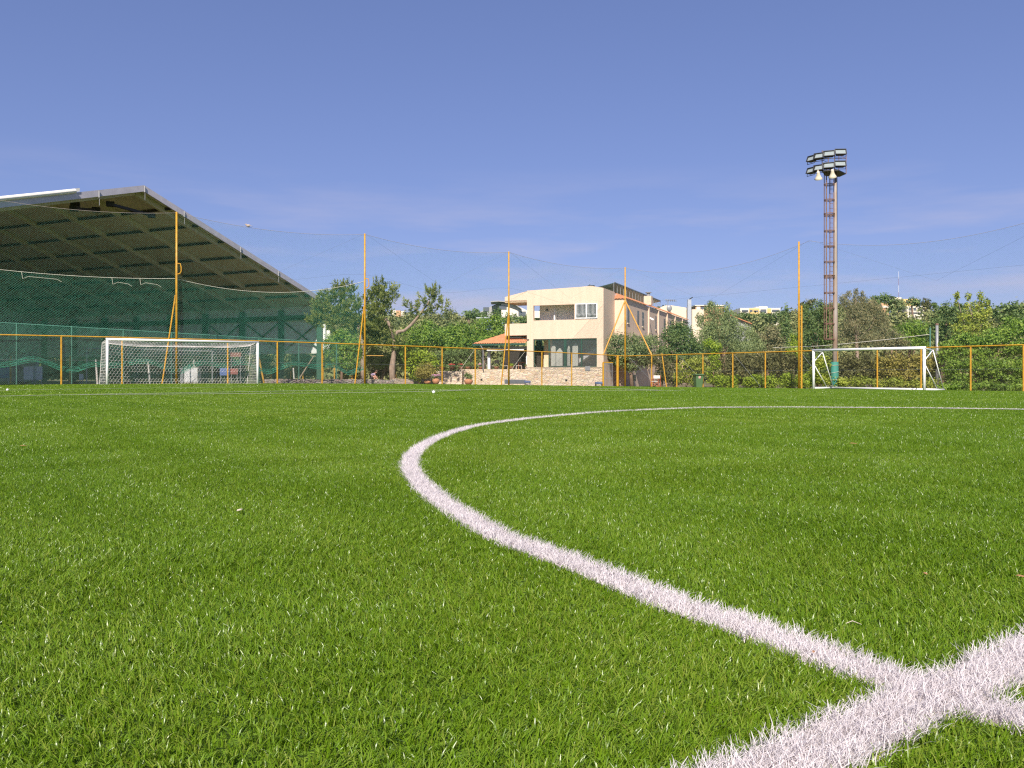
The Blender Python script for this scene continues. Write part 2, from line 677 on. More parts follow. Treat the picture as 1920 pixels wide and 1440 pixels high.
ARC_PX = [(1314, 762.5), (1157, 768.7), (1032, 778), (939, 788.4), (876, 799), (814, 820), (781, 841), (769, 860), (776, 885), (814, 924), (876, 964), (945, 1000), (1080, 1047), (1237, 1108), (1387, 1158), (1575, 1224), (1706, 1270), (1912, 1326)]
arc = [gpt(*p, LIFT) for p in ARC_PX]
d = arc[-1] - arc[-2]
arc.append(arc[-1] + d * .9 + np.array([.02, .03, 0]))
arc.append(arc[-1] + d * 1.2 + np.array([.06, .05, 0]))
ARC = smooth(arc)
FAR1 = smooth([gpt(*p, LIFT) for p in [(2100, 769.5), (1920, 766), (1850, 765), (1750, 763.6), (1640, 762.8), (1540, 762.2), (1440, 762), (1314, 762.5)]])
h0, h1 = gpt(1560, 1372, LIFT), gpt(1912, 1217, LIFT)
hd = (h1 - h0)[:2] / np.linalg.norm((h1 - h0)[:2])
HALF = np.array([h0[:2] - hd * 2.5, h0[:2] + hd * 30])
L_PEN = smooth([gpt(*p, .01) for p in [(-160, 748), (0, 743.5), (150, 740.6), (300, 739.8), (480, 738.4), (640, 737.2), (800, 734.3), (885, 731.6)]])
L_BOX = smooth([gpt(*p, .01) for p in [(150, 740.4), (300, 738.2), (480, 735), (600, 733), (760, 731.7), (960, 731.9), (1100, 733), (1285, 732.6)]])
L_COR = smooth([gpt(*p, .01) for p in [(1060, 727.6), (1150, 729.3), (1240, 732.4)]])
L_GOAL = smooth([gpt(*p, .01) for p in [(-160, 736), (0, 732.4), (150, 729.8), (300, 727.8), (480, 725.6)]])
LINES = [(ARC, .051), (FAR1, .056), (HALF, .058)]


def dist_poly(Q, pl):
    D = np.full(len(Q), 1e9)
    for i in range(len(pl) - 1):
        a, b = pl[i], pl[i + 1]
        ab = b - a
        t = np.clip(((Q - a) @ ab) / max(ab @ ab, 1e-9), 0, 1)
        c = a + t[:, None] * ab
        D = np.minimum(D, ((Q - c) ** 2).sum(1))
    return np.sqrt(D)


def strip(pl, w, name, z=.005, samples=None, m_='line'):
    if samples:
        seg = [pl[0] + (pl[-1] - pl[0]) * k / samples for k in range(samples + 1)]
        pl = np.array(seg)
    T = np.gradient(pl, axis=0)
    T /= np.linalg.norm(T, axis=1)[:, None] + 1e-9
    Nn = np.c_[-T[:, 1], T[:, 0]] * w
    G = np.zeros((len(pl), 2, 3))
    G[:, 0, :2] = pl - Nn
    G[:, 1, :2] = pl + Nn
    G[..., 2] = gz(G[..., 0], G[..., 1]) + z
    grid_mesh(G).build(name, MT[m_], kind='structure')


strip(ARC, .036, 'centre_circle_marking', .003, None, 'thatch')
strip(FAR1, .055, 'far_circle_marking', .012)
strip(HALF, .04, 'halfway_line_marking', .006, 40, 'thatch')
strip(L_PEN, .06, 'penalty_area_marking', .02)
strip(L_BOX, .06, 'goal_area_marking', .024)
strip(L_COR, .06, 'corner_marking', .02)
strip(L_GOAL, .06, 'goal_line_marking', .02)


# ---- blades
def blades(Q, h, wd, seg, lean, rng, stand=0.):
    n = len(Q)
    th = rng.uniform(0, 2 * PI, n)
    ph = rng.uniform(0, 2 * PI, n)
    # neighbours lean alike
    lf = 2.2 * np.sin(Q[:, 0] * 3.1 + 1.3 * np.sin(Q[:, 1] * 2.3)) + 2. * np.cos(Q[:, 1] * 2.7 + Q[:, 0])
    ph = np.where(rng.uniform(size=n) < .25, lf + rng.normal(0, .6, n), ph)
    le = lean * rng.uniform(.15, 1.25, n)
    base = np.c_[Q, gz(Q[:, 0], Q[:, 1])]
    W = np.c_[np.cos(th), np.sin(th), np.zeros(n)]
    D = np.c_[np.cos(ph), np.sin(ph), np.zeros(n)]
    curl = rng.normal(0, .35, n)
    V = np.zeros((n, 2 * (seg + 1), 3))
    for k in range(seg + 1):
        s = k / seg
        up = h * s * (1 - .38 * np.minimum(le, 1.3) * s)
        sd = h * le * s ** 1.7
        c = base + D * sd[:, None] + W * (curl * h * s * (1 - s) * .6)[:, None]
        c[:, 2] += up
        ww = wd * (1 - .72 * s ** 2) / 2
        V[:, 2 * k] = c - W * ww[:, None]
        V[:, 2 * k + 1] = c + W * ww[:, None]
    return V


def tone_at(Q, rng):
    b = .5 + .06 * np.sin(Q[:, 0] * 1.1 + 2 * np.sin(Q[:, 1] * .45)) + .05 * np.sin(Q[:, 1] * 1.7 + Q[:, 0] * .6) + .05 * np.sin(Q[:, 0] * 7 + Q[:, 1] * 5)
    return np.clip(b * .75 + rng.normal(0.08, .17, len(Q)), 0, 1)


bands = [  # r0, r1, half angle, blades per m2, height, width, segments
    (.35, 1.5, 1.15, 64000, .0195, .0018, 3),
    (1.5, 3., .86, 46000, .019, .002, 3),
    (3., 5., .76, 34000, .018, .0022, 2),
    (5., 8., .70, 17000, .0175, .0029, 1),
    (8., 13., .68, 7200, .0175, .0045, 1),
    (13., 21., .66, 2400, .018, .0077, 1),
    (21., 36., .66, 560, .02, .016, 1),
    (36., 78., .64, 90, .02, .036, 1),
]
green_parts, white_parts = [], []
for r0, r1, ha, den, hh, wd, seg in bands:
    n = int(den * ha * (r1 * r1 - r0 * r0))
    r = np.sqrt(RNG.uniform(r0 * r0, r1 * r1, n))
    an = RNG.uniform(-ha, ha, n)
    Q = np.c_[r * np.sin(an), r * np.cos(an)]
    if r1 <= 3:                                    # stitched in tufts
        k = 4
        Q = Q[: n // k].repeat(k, 0) + RNG.normal(0, .0045, (n // k * k, 2))
    e1, e2 = Q @ E1, Q @ E2
    Q = Q[(e1 < RD - .3) & (e2 < FD - .3)]
    on = np.zeros(len(Q), bool)
    for pl, hw in LINES:
        on |= dist_poly(Q, pl) < hw - .012 + RNG.normal(0, .004, len(Q))
    h = hh * RNG.uniform(.7, 1.15, len(Q)) * (1 + .12 * np.sin(Q[:, 0] * 5 + 3 * np.sin(Q[:, 1] * 3)))
    ww = wd * RNG.uniform(.75, 1.25, len(Q))
    V = blades(Q, h, ww, seg, .85, RNG)
    t = tone_at(Q, RNG)
    green_parts.append((V[~on], t[~on]))
    # white yarn: finer, paler, a little more upright
    Qw = Q[on]
    if r1 <= 13 and len(Qw):
        Qw = np.repeat(Qw, 2, 0)
        Qw = Qw + RNG.normal(0, .006, Qw.shape)
    if len(Qw):
        Vw = blades(Qw, hh * 1.35 * RNG.uniform(.55, 1.2, len(Qw)), wd * .75 * RNG.uniform(.7, 1.2, len(Qw)), seg, .85, RNG)
        white_parts.append((Vw, np.clip(RNG.normal(.5, .25, len(Qw)), 0, 1)))


def to_quads(parts):
    """strips of different length -> shared vertices, one mesh"""
    VV, II, TT, base = [], [], [], 0
    for V, t in parts:
        n, k, _ = V.shape
        pat = np.array([[2 * i, 2 * i + 1, 2 * i + 3, 2 * i + 2] for i in range(k // 2 - 1)])
        II.append(((np.arange(n) * k)[:, None, None] + pat[None] + base).reshape(-1))
        VV.append(V.reshape(-1, 3))
        TT.append(np.repeat(t, k))
        base += n * k
    return np.concatenate(VV), np.concatenate(II), np.concatenate(TT)


def strips_object(name, parts, m, kind):
    co, Q, T = to_quads(parts)
    me = bpy.data.meshes.new(name)
    me.vertices.add(len(co))
    me.vertices.foreach_set('co', co.astype(np.float32).ravel())
    me.loops.add(len(Q))
    me.loops.foreach_set('vertex_index', Q.astype(np.int32))
    me.polygons.add(len(Q) // 4)
    me.polygons.foreach_set('loop_start', (np.arange(len(Q) // 4) * 4).astype(np.int32))
    me.update(calc_edges=True)
    a = me.attributes.new('tone', 'FLOAT', 'POINT')
    a.data.foreach_set('value', T.astype(np.float32))
    me.materials.append(m)
    o = bpy.data.objects.new(name, me)
    COL.objects.link(o)
    o['kind'] = kind
    return o


o = strips_object('grass', green_parts, M_BLADE, 'stuff')
_finish(o, 'short bright green artificial grass of the pitch', 'grass', None, None)
o = strips_object('white_line_grass', white_parts, M_WBLADE, 'stuff')
_finish(o, 'white artificial grass of the pitch lines', 'grass', None, None)


# ------------------------------------------------------------------ nets
def strands(P, nrm, r):
    """P: (S,K,3) polylines -> quads of three-sided cords"""
    T = np.gradient(P, axis=1)
    T /= np.linalg.norm(T, axis=2, keepdims=True) + 1e-9
    nrm = np.array(nrm, float)
    nrm /= np.linalg.norm(nrm)
    Bn = np.cross(T, nrm)
    Bn /= np.linalg.norm(Bn, axis=2, keepdims=True) + 1e-9
    offs = [nrm[None, None] * r, -.5 * r * nrm[None, None] + .87 * r * Bn, -.5 * r * nrm[None, None] - .87 * r * Bn]
    C = [P + o for o in offs]
    out = []
    for a in range(3):
        b = (a + 1) % 3
        q = np.stack([C[a][:, :-1], C[b][:, :-1], C[a][:, 1:], C[b][:, 1:]], axis=2)
        out.append(q.reshape(-1, 4, 3))
    return np.concatenate(out)


def diamond(U, V, pitch, fn, nrm, r, K=10, asp=1.):
    """diamond net over [0,U]x[0,V]; fn maps arrays u,v to points"""
    segs = []
    for sgn in (1, -1):
        c = np.arange(-V * asp, U + V * asp, pitch)
        v = np.linspace(0, V, K)
        u = c[:, None] + sgn * v[None] * asp + (0 if sgn > 0 else V * asp * 0)
        for row in u:
            lo, hi = row.min(), row.max()
            if hi < 0 or lo > U:
                continue
            # clip in v so that u stays inside
            v0, v1 = 0., V
            if sgn > 0:
                v0 = max(v0, (0 - row[0]) / asp)
                v1 = min(v1, (U - row[0]) / asp)
            else:
                v0 = max(v0, (row[0] - U) / asp)
                v1 = min(v1, row[0] / asp)
            if v1 - v0 < .02:
                continue
            vv = np.linspace(v0, v1, K)
            segs.append(np.stack([row[0] + sgn * vv * asp, vv], axis=1))
    S = np.array(segs)
    return strands(fn(S[..., 0], S[..., 1]), nrm, r)


# ------------------------------------------------------------------ perimeter fences
FH = 2.49
CORNER = ee(RD, FD)


def wall_line(p0, p1):
    d = (p1 - p0)[:2]
    ln = np.linalg.norm(d)
    return ln, d / ln


def line_fn(p0, dirv, top, bottom=0.):
    def fn(u, v):
        x = p0[0] + dirv[0] * u
        y = p0[1] + dirv[1] * u
        return np.stack([x, y, gz(x, y) + bottom + v], axis=-1)
    return fn


lf0 = ee(-3.0, FD)
gate_px0, gate_px1 = 1131, 1158
fl = thing('perimeter_fence', 'low yellow framed wire fence running behind the goal in front of the hall and building', 'fence', lf0)
lf1 = fence_left(1131)
ulen, udir = wall_line(lf0, lf1)
quad_mesh('wire_mesh', diamond(ulen, FH - .06, .09, line_fn(lf0, udir, FH, .03), (-E2[0], -E2[1], 0), .0024, 5), MT['chain'], parent=fl)
for px in (-112, -30, 115, 229, 427, 520, 604, 760, 829, 891, 1016, 1072):
    p = fence_left(px)
    if 950 < px < 1110 or px < 100 or px > 700 or True:
        MB().tube([p + (0, 0, -.1), p + (0, 0, FH)], .045, 8).build('post', MT['yellow'], fl)
m = MB()
pts = [ee(-3 + k * (RD + 3) / 40, FD) + np.array([0, 0, FH]) for k in range(41)]
m.tube(pts, .036, 6)
m.build('top_rail', MT['yellow'], fl)
for px in (891, 985):
    p = fence_left(px)
    MB().tube([fence_left(px - 30) + (0, 0, .9), p + (0, 0, FH), fence_left(px + 30) + (0, 0, .9)], .01, 4).build('brace_wire', MT['rope'], fl)
pts = [ee(-3 + k * (RD + 3) / 40, FD) + np.array([0, 0, 1.25]) for k in range(41)]
MB().tube(pts, .006, 4).build('tension_wire', MT['wire'], fl)

rf1 = ee(RD, 5.)
fr = thing('perimeter_fence', 'low yellow framed wire fence running along the touchline in front of the trees', 'fence', CORNER)
ulen2, udir2 = wall_line(fence_right(1180), rf1)
quad_mesh('wire_mesh', diamond(ulen2, FH - .06, .09, line_fn(fence_right(1180), udir2, FH, .03), (-E1[0], -E1[1], 0), .0019, 5), MT['chain'], parent=fr)
for px in (1222, 1269, 1318, 1374, 1435, 1645, 1727, 1820, 1919, 2075):
    p = fence_right(px)
    MB().tube([p + (0, 0, -.1), p + (0, 0, FH)], .045, 8).build('post', MT['yellow'], fr)
pts = [ee(RD, FD - k * (FD - 5) / 40) + np.array([0, 0, FH]) for k in range(41)]
MB().tube(pts, .036, 6).build('top_rail', MT['yellow'], fr)
p, q = fence_right(1241) + np.array([0, 0, FH + .12]), fence_right(1250)
MB().tube([p, q], .04, 6).build('leaning_post', MT['yellow'], fr)
for px in (1180, 1274, 1376, 1502):
    MB().tube([fence_right(px) + (0, 0, FH - .1), fence_right(px + 50) + (0, 0, .2)], .009, 4).build('brace_wire', MT['wire'], fr)
pts = [ee(RD, FD - k * (FD - 5) / 40) + np.array([0, 0, 1.25]) for k in range(41)]
MB().tube(pts, .006, 4).build('tension_wire', MT['wire'], fr)

# gate in the corner
g0, g1 = fence_left(1131), fence_left(1158)
gt = thing('gate', 'grey barred steel gate in a yellow frame beside the stone wall', 'gate', g0)
MB().tube([g0 + (0, 0, -.1), g0 + (0, 0, 1.9)], .075, 8).build('post', MT['yellow'], gt)
gpz = fence_left(1149)
MB().bar(g0 + (0, 0, 1.92), gpz + np.array([0, 0, 1.92]), .07).build('lintel', MT['yellow'], gt)
pb = fence_left(1158)
MB().tube([pb + (0, 0, -.1), pb + (0, 0, FH)], .1, 8).build('post', MT['yellow'], gt)
m = MB()
for k in range(7):
    p = g0 + (gpz - g0) * (.12 + .83 * k / 6)
    m.tube([p + (0, 0, .05), p + (0, 0, 1.85)], .014, 5)
for zz in (.08, .65, 1.25, 1.84):
    m.bar(g0 + (gpz - g0) * .1 + (0, 0, zz), gpz + (0, 0, zz), .04)
m.build('barred_panel', MT['grey'], gt)

# ------------------------------------------------------------------ tall net poles
PH = 9.52
POLES = [('left', 331, 'tall yellow net pole behind the left goal in front of the hall roof'),
         ('left', 684, 'tall yellow net pole beside the pine trees'),
         ('left', 954, 'tall yellow net pole in front of the tiled canopy at the building edge'),
         ('left', 1177, 'tall yellow net pole at the fence corner with two splayed stays'),
         ('right', 1498, 'tall yellow net pole on the tree side near the floodlight mast')]
for side, px, lab in POLES:
    p = fence_left(px) if side == 'left' else fence_right(px)
    if px == 1177:
        p = ee(RD - .05, FD - .05)
    t = thing('net_pole', lab, 'pole', p, group='tall yellow net poles')
    top = p + np.array([0, 0, PH])
    MB().tube([p + (0, 0, -.1), p + (0, 0, PH * .6), top], [.066, .062, .05], 10).build('shaft', MT['yellow'], t, smooth=True)
    if px in (331, 684, 954):
        dirv = np.array([-E1[0], -E1[1], 0])
        foot = p + dirv * (.75 if px != 331 else .8) + np.array([E2[0], E2[1], 0]) * -.1
        MB().tube([foot + (0, 0, -.1), p + dirv * .06 + np.array([0, 0, 4.9])], .042, 8).build('stay', MT['yellow'], t)
    if px == 1177:
        MB().tube([fence_left(1131) + (0, 0, FH), p + np.array([0, 0, 6.9])], .05, 8).build('stay', MT['yellowpale'], t)
        MB().tube([fence_right(1222) + (0, 0, FH), p + np.array([0, 0, 6.9])], .05, 8).build('stay', MT['yellowpale'], t)
    if px == 1498:
        q = fence_right(1503)
        MB().tube([q + (0, 0, -.1), q + (0, 0, 5.4)], .06, 8).build('stay', MT['yellow'], t)
    if px in (331, 684):
        m = MB()
        c = p + np.array([.16, 0, 6.35])
        m.tube([c + np.array([-.12, 0, .32]), c + np.array([.05, 0, .3]), c + np.array([.1, 0, .1]), c + np.array([.1, 0, -.12]), c + np.array([.02, 0, -.25]), c + np.array([-.12, 0, -.28])], .03, 6)
        m.build('hook', MT['yellow'], t)

# upper net on the goal side
PE1 = [1.7, 13.1, 24.6, 35.9, RD]


def sagtop(e):
    """height of the head rope between the poles"""
    e = np.asarray(e, float)
    s = np.zeros_like(e)
    for a_, b_ in zip(PE1[:-1], PE1[1:]):
        t = np.clip((e - a_) / (b_ - a_), 0, 1)
        s += np.where((e >= a_) & (e <= b_), 4 * t * (1 - t) * .42, 0)
    return PH - .05 - s


def net_left_fn(u, v):
    e = PE1[0] + u
    x, y = e * E1[0] + FD * E2[0], e * E1[1] + FD * E2[1]
    H = sagtop(e)
    zz = FH + .05 + v / 7. * (H - FH - .05)
    bul = .05 * np.sin(u * .9) * np.sin(v / 7. * PI)
    return np.stack([x + E2[0] * bul, y + E2[1] * bul, gz(x, y) + zz], axis=-1)


NU = RD - PE1[0]
un = thing('ball_stop_net', 'high green ball net hung between the tall poles behind the left goal', 'net', ee(PE1[0], FD, 0))
quad_mesh('mesh', diamond(NU, 7., .115, net_left_fn, (-E2[0], -E2[1], 0), .0018, 14), MT['netgreen'], parent=un)
e = np.linspace(PE1[0], RD, 90)
pts = [ee(k, FD) + np.array([0, 0, float(sagtop(k))]) for k in e]
MB().tube(pts, .009, 4).build('head_rope', MT['ropegrey'], un)
m = MB()
for a_, b_ in zip(PE1[1:-1], PE1[2:]):
    A_, B_, C_ = ee(a_, FD) + np.array([0, 0, PH]), ee(b_, FD) + np.array([0, 0, PH]), ee((a_ + b_) / 2, FD) + np.array([0, 0, 6.6])
    m.tube([A_, C_, B_], .004, 3)
pts = [ee(k, FD) + np.array([0, 0, 6.55 + .35 * math.cos((k - 13.1) / 11.4 * 2 * PI)]) for k in np.linspace(13.1, RD, 60)]
m.tube(pts, .004, 3)
m.build('cross_wire', MT['wire'], un)

# right-hand net, running on past the frame
RE = [FD, 32.4, 16.2, 4.]


def sagr(b_):
    b_ = np.asarray(b_, float)
    s = np.zeros_like(b_)
    for hi, lo in zip(RE[:-1], RE[1:]):
        t = np.clip((b_ - lo) / (hi - lo), 0, 1)
        s += np.where((b_ >= lo) & (b_ <= hi), 4 * t * (1 - t) * 1.05, 0)
    return PH - .05 - s


def net_right_fn(u, v):
    b_ = FD - u
    x, y = RD * E1[0] + b_ * E2[0], RD * E1[1] + b_ * E2[1]
    zz = FH + .05 + v / 7. * (sagr(b_) - FH - .05)
    return np.stack([x, y, gz(x, y) + zz], axis=-1)


rn = thing('ball_stop_net', 'high green ball net along the touchline in front of the trees', 'net', ee(RD, FD, 0))
quad_mesh('mesh', diamond(FD - 4, 7., .115, net_right_fn, (-E1[0], -E1[1], 0), .0013, 14), MT['netgreen'], parent=rn)
pts = [ee(RD, k) + np.array([0, 0, float(sagr(k))]) for k in np.linspace(FD, 4, 90)]
MB().tube(pts, .008, 4).build('head_rope', MT['ropegrey'], rn)
m = MB()
for hi, lo in zip(RE[:-1], RE[1:]):
    A_, B_, C_ = ee(RD, hi) + np.array([0, 0, PH]), ee(RD, lo) + np.array([0, 0, PH]), ee(RD, (hi + lo) / 2) + np.array([0, 0, 6.2])
    m.tube([A_, C_, B_], .004, 3)
pts = [ee(RD, k) + np.array([0, 0, 6.6]) for k in np.linspace(FD, 4, 30)]
m.tube(pts, .004, 3)
m.build('cross_wire', MT['wire'], rn)

# second, lower and denser net in front of the hall
LOW0, LOW1 = 0.2, 24.6


def lowtop(e):
    e = np.asarray(e, float)
    t1 = np.clip((e - 0.2) / 12.9, 0, 1)
    t2 = np.clip((e - 13.1) / 11.5, 0, 1)
    a_ = 6.15 + (5.85 - 6.15) * t1 - 4 * t1 * (1 - t1) * .34
    b_ = 5.85 + (6.5 - 5.85) * t2 - 4 * t2 * (1 - t2) * .75
    return np.where(e < 13.1, a_, b_)


def lowhem(e):
    e = np.asarray(e, float)
    return .75 + .42 * np.abs(np.sin((e - 3.2) * .62)) + .12 * np.sin(e * 2.3)


def net_low_fn(u, v):
    e = LOW0 + u
    x, y = e * E1[0] + (FD + .25) * E2[0], e * E1[1] + (FD + .25) * E2[1]
    hi, lo = lowtop(e), lowhem(e)
    zz = lo + v / 5. * (hi - lo)
    bul = .16 * np.sin(u * .55 + .5) * np.sin(v / 5. * PI)
    return np.stack([x + E2[0] * bul, y + E2[1] * bul, gz(x, y) + zz], axis=-1)


ln = thing('backstop_net', 'dense green lower net hung in front of the open hall', 'net', ee(LOW0, FD + .25, 0))
quad_mesh('mesh', diamond(LOW1 - LOW0, 5., .135, net_low_fn, (-E2[0], -E2[1], 0), .0042, 12), MT['netbright'], parent=ln)
pts = [ee(k, FD + .22) + np.array([0, 0, float(lowtop(k))]) for k in np.linspace(LOW0, LOW1, 60)]
MB().tube(pts, .016, 4).build('head_rope', MT['rope'], ln)
m = MB()
for q in range(9):
    pts = []
    for k in np.linspace(LOW0, LOW1, 90):
        j = .035 * math.sin(k * 3.1 + q * 1.7)
        pts.append(ee(k, FD + .2 + .03 * q) + np.array([0, 0, float(lowhem(k)) + j + .03 * (q - 4)]))
    m.tube(pts, .012, 4)
m.build('bunched_hem', MT['netbright'], ln)
for e0, e1_, in ((5.6, 7.4), (9.8, 10.8), (11.2, 12.3)):
    z0 = float(lowtop(e0))
    p = [ee(e0, FD + .15) + np.array([0, 0, z0]), ee(e0 + .05, FD + .15) + np.array([0, 0, z0 - .35]), ee(e0 + .3, FD + .15) + np.array([0, 0, z0 - .22]), ee(e1_ - .2, FD + .15) + np.array([0, 0, z0 - .28]), ee(e1_, FD + .15) + np.array([0, 0, z0 - .4])]
    MB().tube(p, .014, 4).build('loose_rope', MT['rope'], ln)

# bird on the head rope
be = 17.1
bp_ = ee(be, FD) + np.array([0, 0, float(sagtop(be)) + .1])
bd = thing('bird', 'small brown bird perched on the net rope against the sky', 'bird', bp_)
m = MB()
m.ball(bp_, (.13, .07, .075), 10, 8)
m.ball(bp_ + (-.12, 0, .06), (.05, .045, .05), 8, 6)
m.prism([tuple(bp_ + (.09, -.03, .0)), tuple(bp_ + (.09, .03, .0)), tuple(bp_ + (.26, .025, -.05)), tuple(bp_ + (.26, -.025, -.05))], (0, 0, .02))
m.tube([bp_ + (-.16, 0, .06), bp_ + (-.2, 0, .05)], [.015, .004], 5)
m.tube([bp_ + (.0, .02, -.05), bp_ + (.0, .02, -.1)], .006, 4)
m.tube([bp_ + (.0, -.02, -.05), bp_ + (.0, -.02, -.1)], .006, 4)
m.build('body', MT['feather'], bd, smooth=True)

# ------------------------------------------------------------------ goals
GP0, GP1 = gpt(200.5, 726.3), gpt(482.5, 722.9)
# keep regulation size: slide along the goal line
gl_dir = np.array([E1[0], E1[1], 0])
gl_back = np.array([E2[0], E2[1], 0])
P0 = wpt(201, 0, 42.4) * np.array([1, 1, 0])
P1 = wpt(483, 0, 47.3) * np.array([1, 1, 0])
P0[2] = EYE + (HY - 725.8) / F * 42.4
P1[2] = EYE + (HY - 722.6) / F * 47.3
GH = 2.44
gdir = (P1 - P0)
GW = float(np.linalg.norm(gdir))
gdir /= GW
gback = np.array([-gdir[1], gdir[0], 0])
gback /= np.linalg.norm(gback)
goal = thing('football_goal', 'large white football goal with full hexagon net before the dark hall', 'goal', P0)
for p in (P0, P1):
    MB().tube([p + (0, 0, -.12), p + (0, 0, GH - .06)], .062, 12).build('post', MT['white'], goal, smooth=True)
MB().tube([P0 + np.array([0, 0, GH - .06]) - gdir * .062, P1 + np.array([0, 0, GH - .06]) + gdir * .062], .062, 12).build('crossbar', MT['white'], goal, smooth=True)
U = np.array([0, 0, 1.])
TD, BD = .95, 1.5                 # depth of the net at its top and at the ground
m = MB()
m.tube([P0 + gback * BD + U * .05, P1 + gback * BD + U * .05], .03, 6)
m.tube([P0 + U * .05, P0 + gback * BD + U * .05], .03, 6)
m.tube([P1 + U * .05, P1 + gback * BD + U * .05], .03, 6)
m.build('ground_frame', MT['white'], goal)
m = MB()
m.tube([P0 + gdir * GW * t + gback * (TD + .05) + U * (GH - .2 - .16 * 4 * t * (1 - t) - .05 * math.sin(t * 9)) for t in np.linspace(0, 1, 24)], .018, 5)
m.tube([P0 + U * (GH - .06), P0 + gback * TD + U * (GH - .2)], .016, 5)
m.tube([P1 + U * (GH - .06), P1 + gback * TD + U * (GH - .2)], .016, 5)
m.tube([P0 + gback * TD + U * (GH - .2), P0 + gback * BD + U * .05], .014, 5)
m.tube([P1 + gback * TD + U * (GH - .2), P1 + gback * BD + U * .05], .014, 5)
m.build('net_rope', MT['netwhite'], goal)


def hexnet(U_, V_, a_, fn, nrm, r):
    """hexagon net, cell width a_"""
    s = a_ / math.sqrt(3)
    segs = []
    ny = int(V_ / (1.5 * s)) + 2
    nx = int(U_ / a_) + 2
    for j in range(-1, ny):
        for i in range(-1, nx):
            cx_, cy_ = i * a_ + (j % 2) * a_ / 2, j * 1.5 * s
            pts = [(cx_ + s * math.cos(PI / 6 + k * PI / 3), cy_ + s * math.sin(PI / 6 + k * PI / 3)) for k in range(6)]
            for k in (0, 1, 2):
                p_, q_ = pts[k], pts[k + 1]
                p_ = (min(max(p_[0], 0), U_), min(max(p_[1], 0), V_))
                q_ = (min(max(q_[0], 0), U_), min(max(q_[1], 0), V_))
                if math.hypot(p_[0] - q_[0], p_[1] - q_[1]) > .01:
                    segs.append((p_, q_))
    S = np.array(segs)
    return strands(fn(S[..., 0], S[..., 1]), nrm, r)


def back_fn(u, v):
    t, s = u / GW, v / 2.2
    bul = .1 * np.sin(s * PI) * np.sin(t * PI)
    dep = BD + (TD - BD) * s + bul
    zz = .05 + s * (GH - .25 - .16 * 4 * t * (1 - t) - .05 * np.sin(t * 9))
    return P0 + gdir * u[..., None] + gback * dep[..., None] + U * zz[..., None]


def top_fn(u, v):
    t, s = u / GW, v / TD
    zz = (GH - .06) + s * (-.14 - .16 * 4 * t * (1 - t)) - .08 * np.sin(s * PI) * np.sin(t * PI)
    return P0 + gdir * u[..., None] + gback * v[..., None] + U * zz[..., None]


def side_fn(base):
    def fn(u, v):
        s = v / 2.2
        dep = (u / BD) * (BD + (TD - BD) * s)
        zz = .05 + s * (GH - .2 - .12 * (u / BD))
        return base + gback * dep[..., None] + U * zz[..., None]
    return fn


net = np.concatenate([hexnet(GW, 2.2, .165, back_fn, -gback, .0047), hexnet(GW, TD, .165, top_fn, U, .0045),
                      hexnet(BD, 2.2, .165, side_fn(P0), gdir, .0045), hexnet(BD, 2.2, .165, side_fn(P1), gdir, .0045)])
quad_mesh('net', net, MT['netwhite'], parent=goal)

# portable goal at the touchline
Q0 = wpt(1525.5, 0, 50.6) * np.array([1, 1, 0])
Q1 = wpt(1733, 0, 44.9) * np.array([1, 1, 0])
Q0[2] = EYE + (HY - 732) / F * 50.6
Q1[2] = EYE + (HY - 736.6) / F * 44.9
g2 = thing('football_goal', 'white netless portable goal with braced sides beside the floodlight mast', 'goal', Q0)
qd = (Q1 - Q0) / np.linalg.norm(Q1 - Q0)
qb = np.array([E1[0], E1[1], 0])
for p in (Q0, Q1):
    MB().tube([p + (0, 0, -.1), p + (0, 0, GH - .07)], .075, 12).build('post', MT['white'], g2, smooth=True)
MB().tube([Q0 + U * (GH - .07) - qd * .075, Q1 + U * (GH - .07) + qd * .075], .075, 12).build('crossbar', MT['white'], g2, smooth=True)
for p in (Q0, Q1):
    m = MB()
    m.tube([p + U * (GH - .1), p + qb * .9 + U * (GH - .16)], .022, 6)
    m.tube([p + qb * .9 + U * (GH - .16), p + qb * .05 + U * (GH - .72)], .028, 6)
    m.tube([p + qb * .9 + U * (GH - .16), p + qb * 2.02 + U * .12], .028, 6)
    m.tube([p + qb * .05 + U * (GH - .92), p + qb * 1.42 + U * .12], .028, 6)
    m.build('side_brace', MT['white'], g2, smooth=True)
    MB().tube([p + U * .14, p + qb * 2.08 + U * .14], .06, 8).build('base_bar', MT['white'], g2, smooth=True)
MB().tube([Q0 + qb * 2.05 + U * .14, Q1 + qb * 2.05 + U * .14], .06, 8).build('base_bar', MT['white'], g2, smooth=True)

# ------------------------------------------------------------------ floodlight mast
MZ = 52.5
mb_ = ground_at(1565, MZ)
mast = thing('floodlight_mast', 'tall rusty floodlight mast with caged ladder and green padded foot', 'floodlight mast', mb_)


def mp_(px, py, dz=0.):
    return wpt(px, py, MZ + dz)


m = MB()
m.tube([mb_ + (0, 0, -.2), mp_(1566, 600), mp_(1566.6, 480), mp_(1566.4, 318)], [.15, .145, .1, .07], 12)
m.build('pole', MT['mastpaint'], mast, smooth=True)
m = MB()
m.tube([mb_ + (0, 0, .02), mb_ + (0, 0, .5), mb_ + (0, 0, 1.75)], [.245, .235, .225], 14)
m.build('padding', MT['pad'], mast, smooth=True)
for k in range(4):
    z0 = .3 + .4 * k
    m = MB()
    m.tube([mb_ + np.array([.245 * math.cos(a_), .245 * math.sin(a_), z0 + .05 * math.sin(a_ + k)]) for a_ in np.linspace(0, 2 * PI, 17)], .012, 4)
    m.build('padding_rope', MT['rope'], mast)
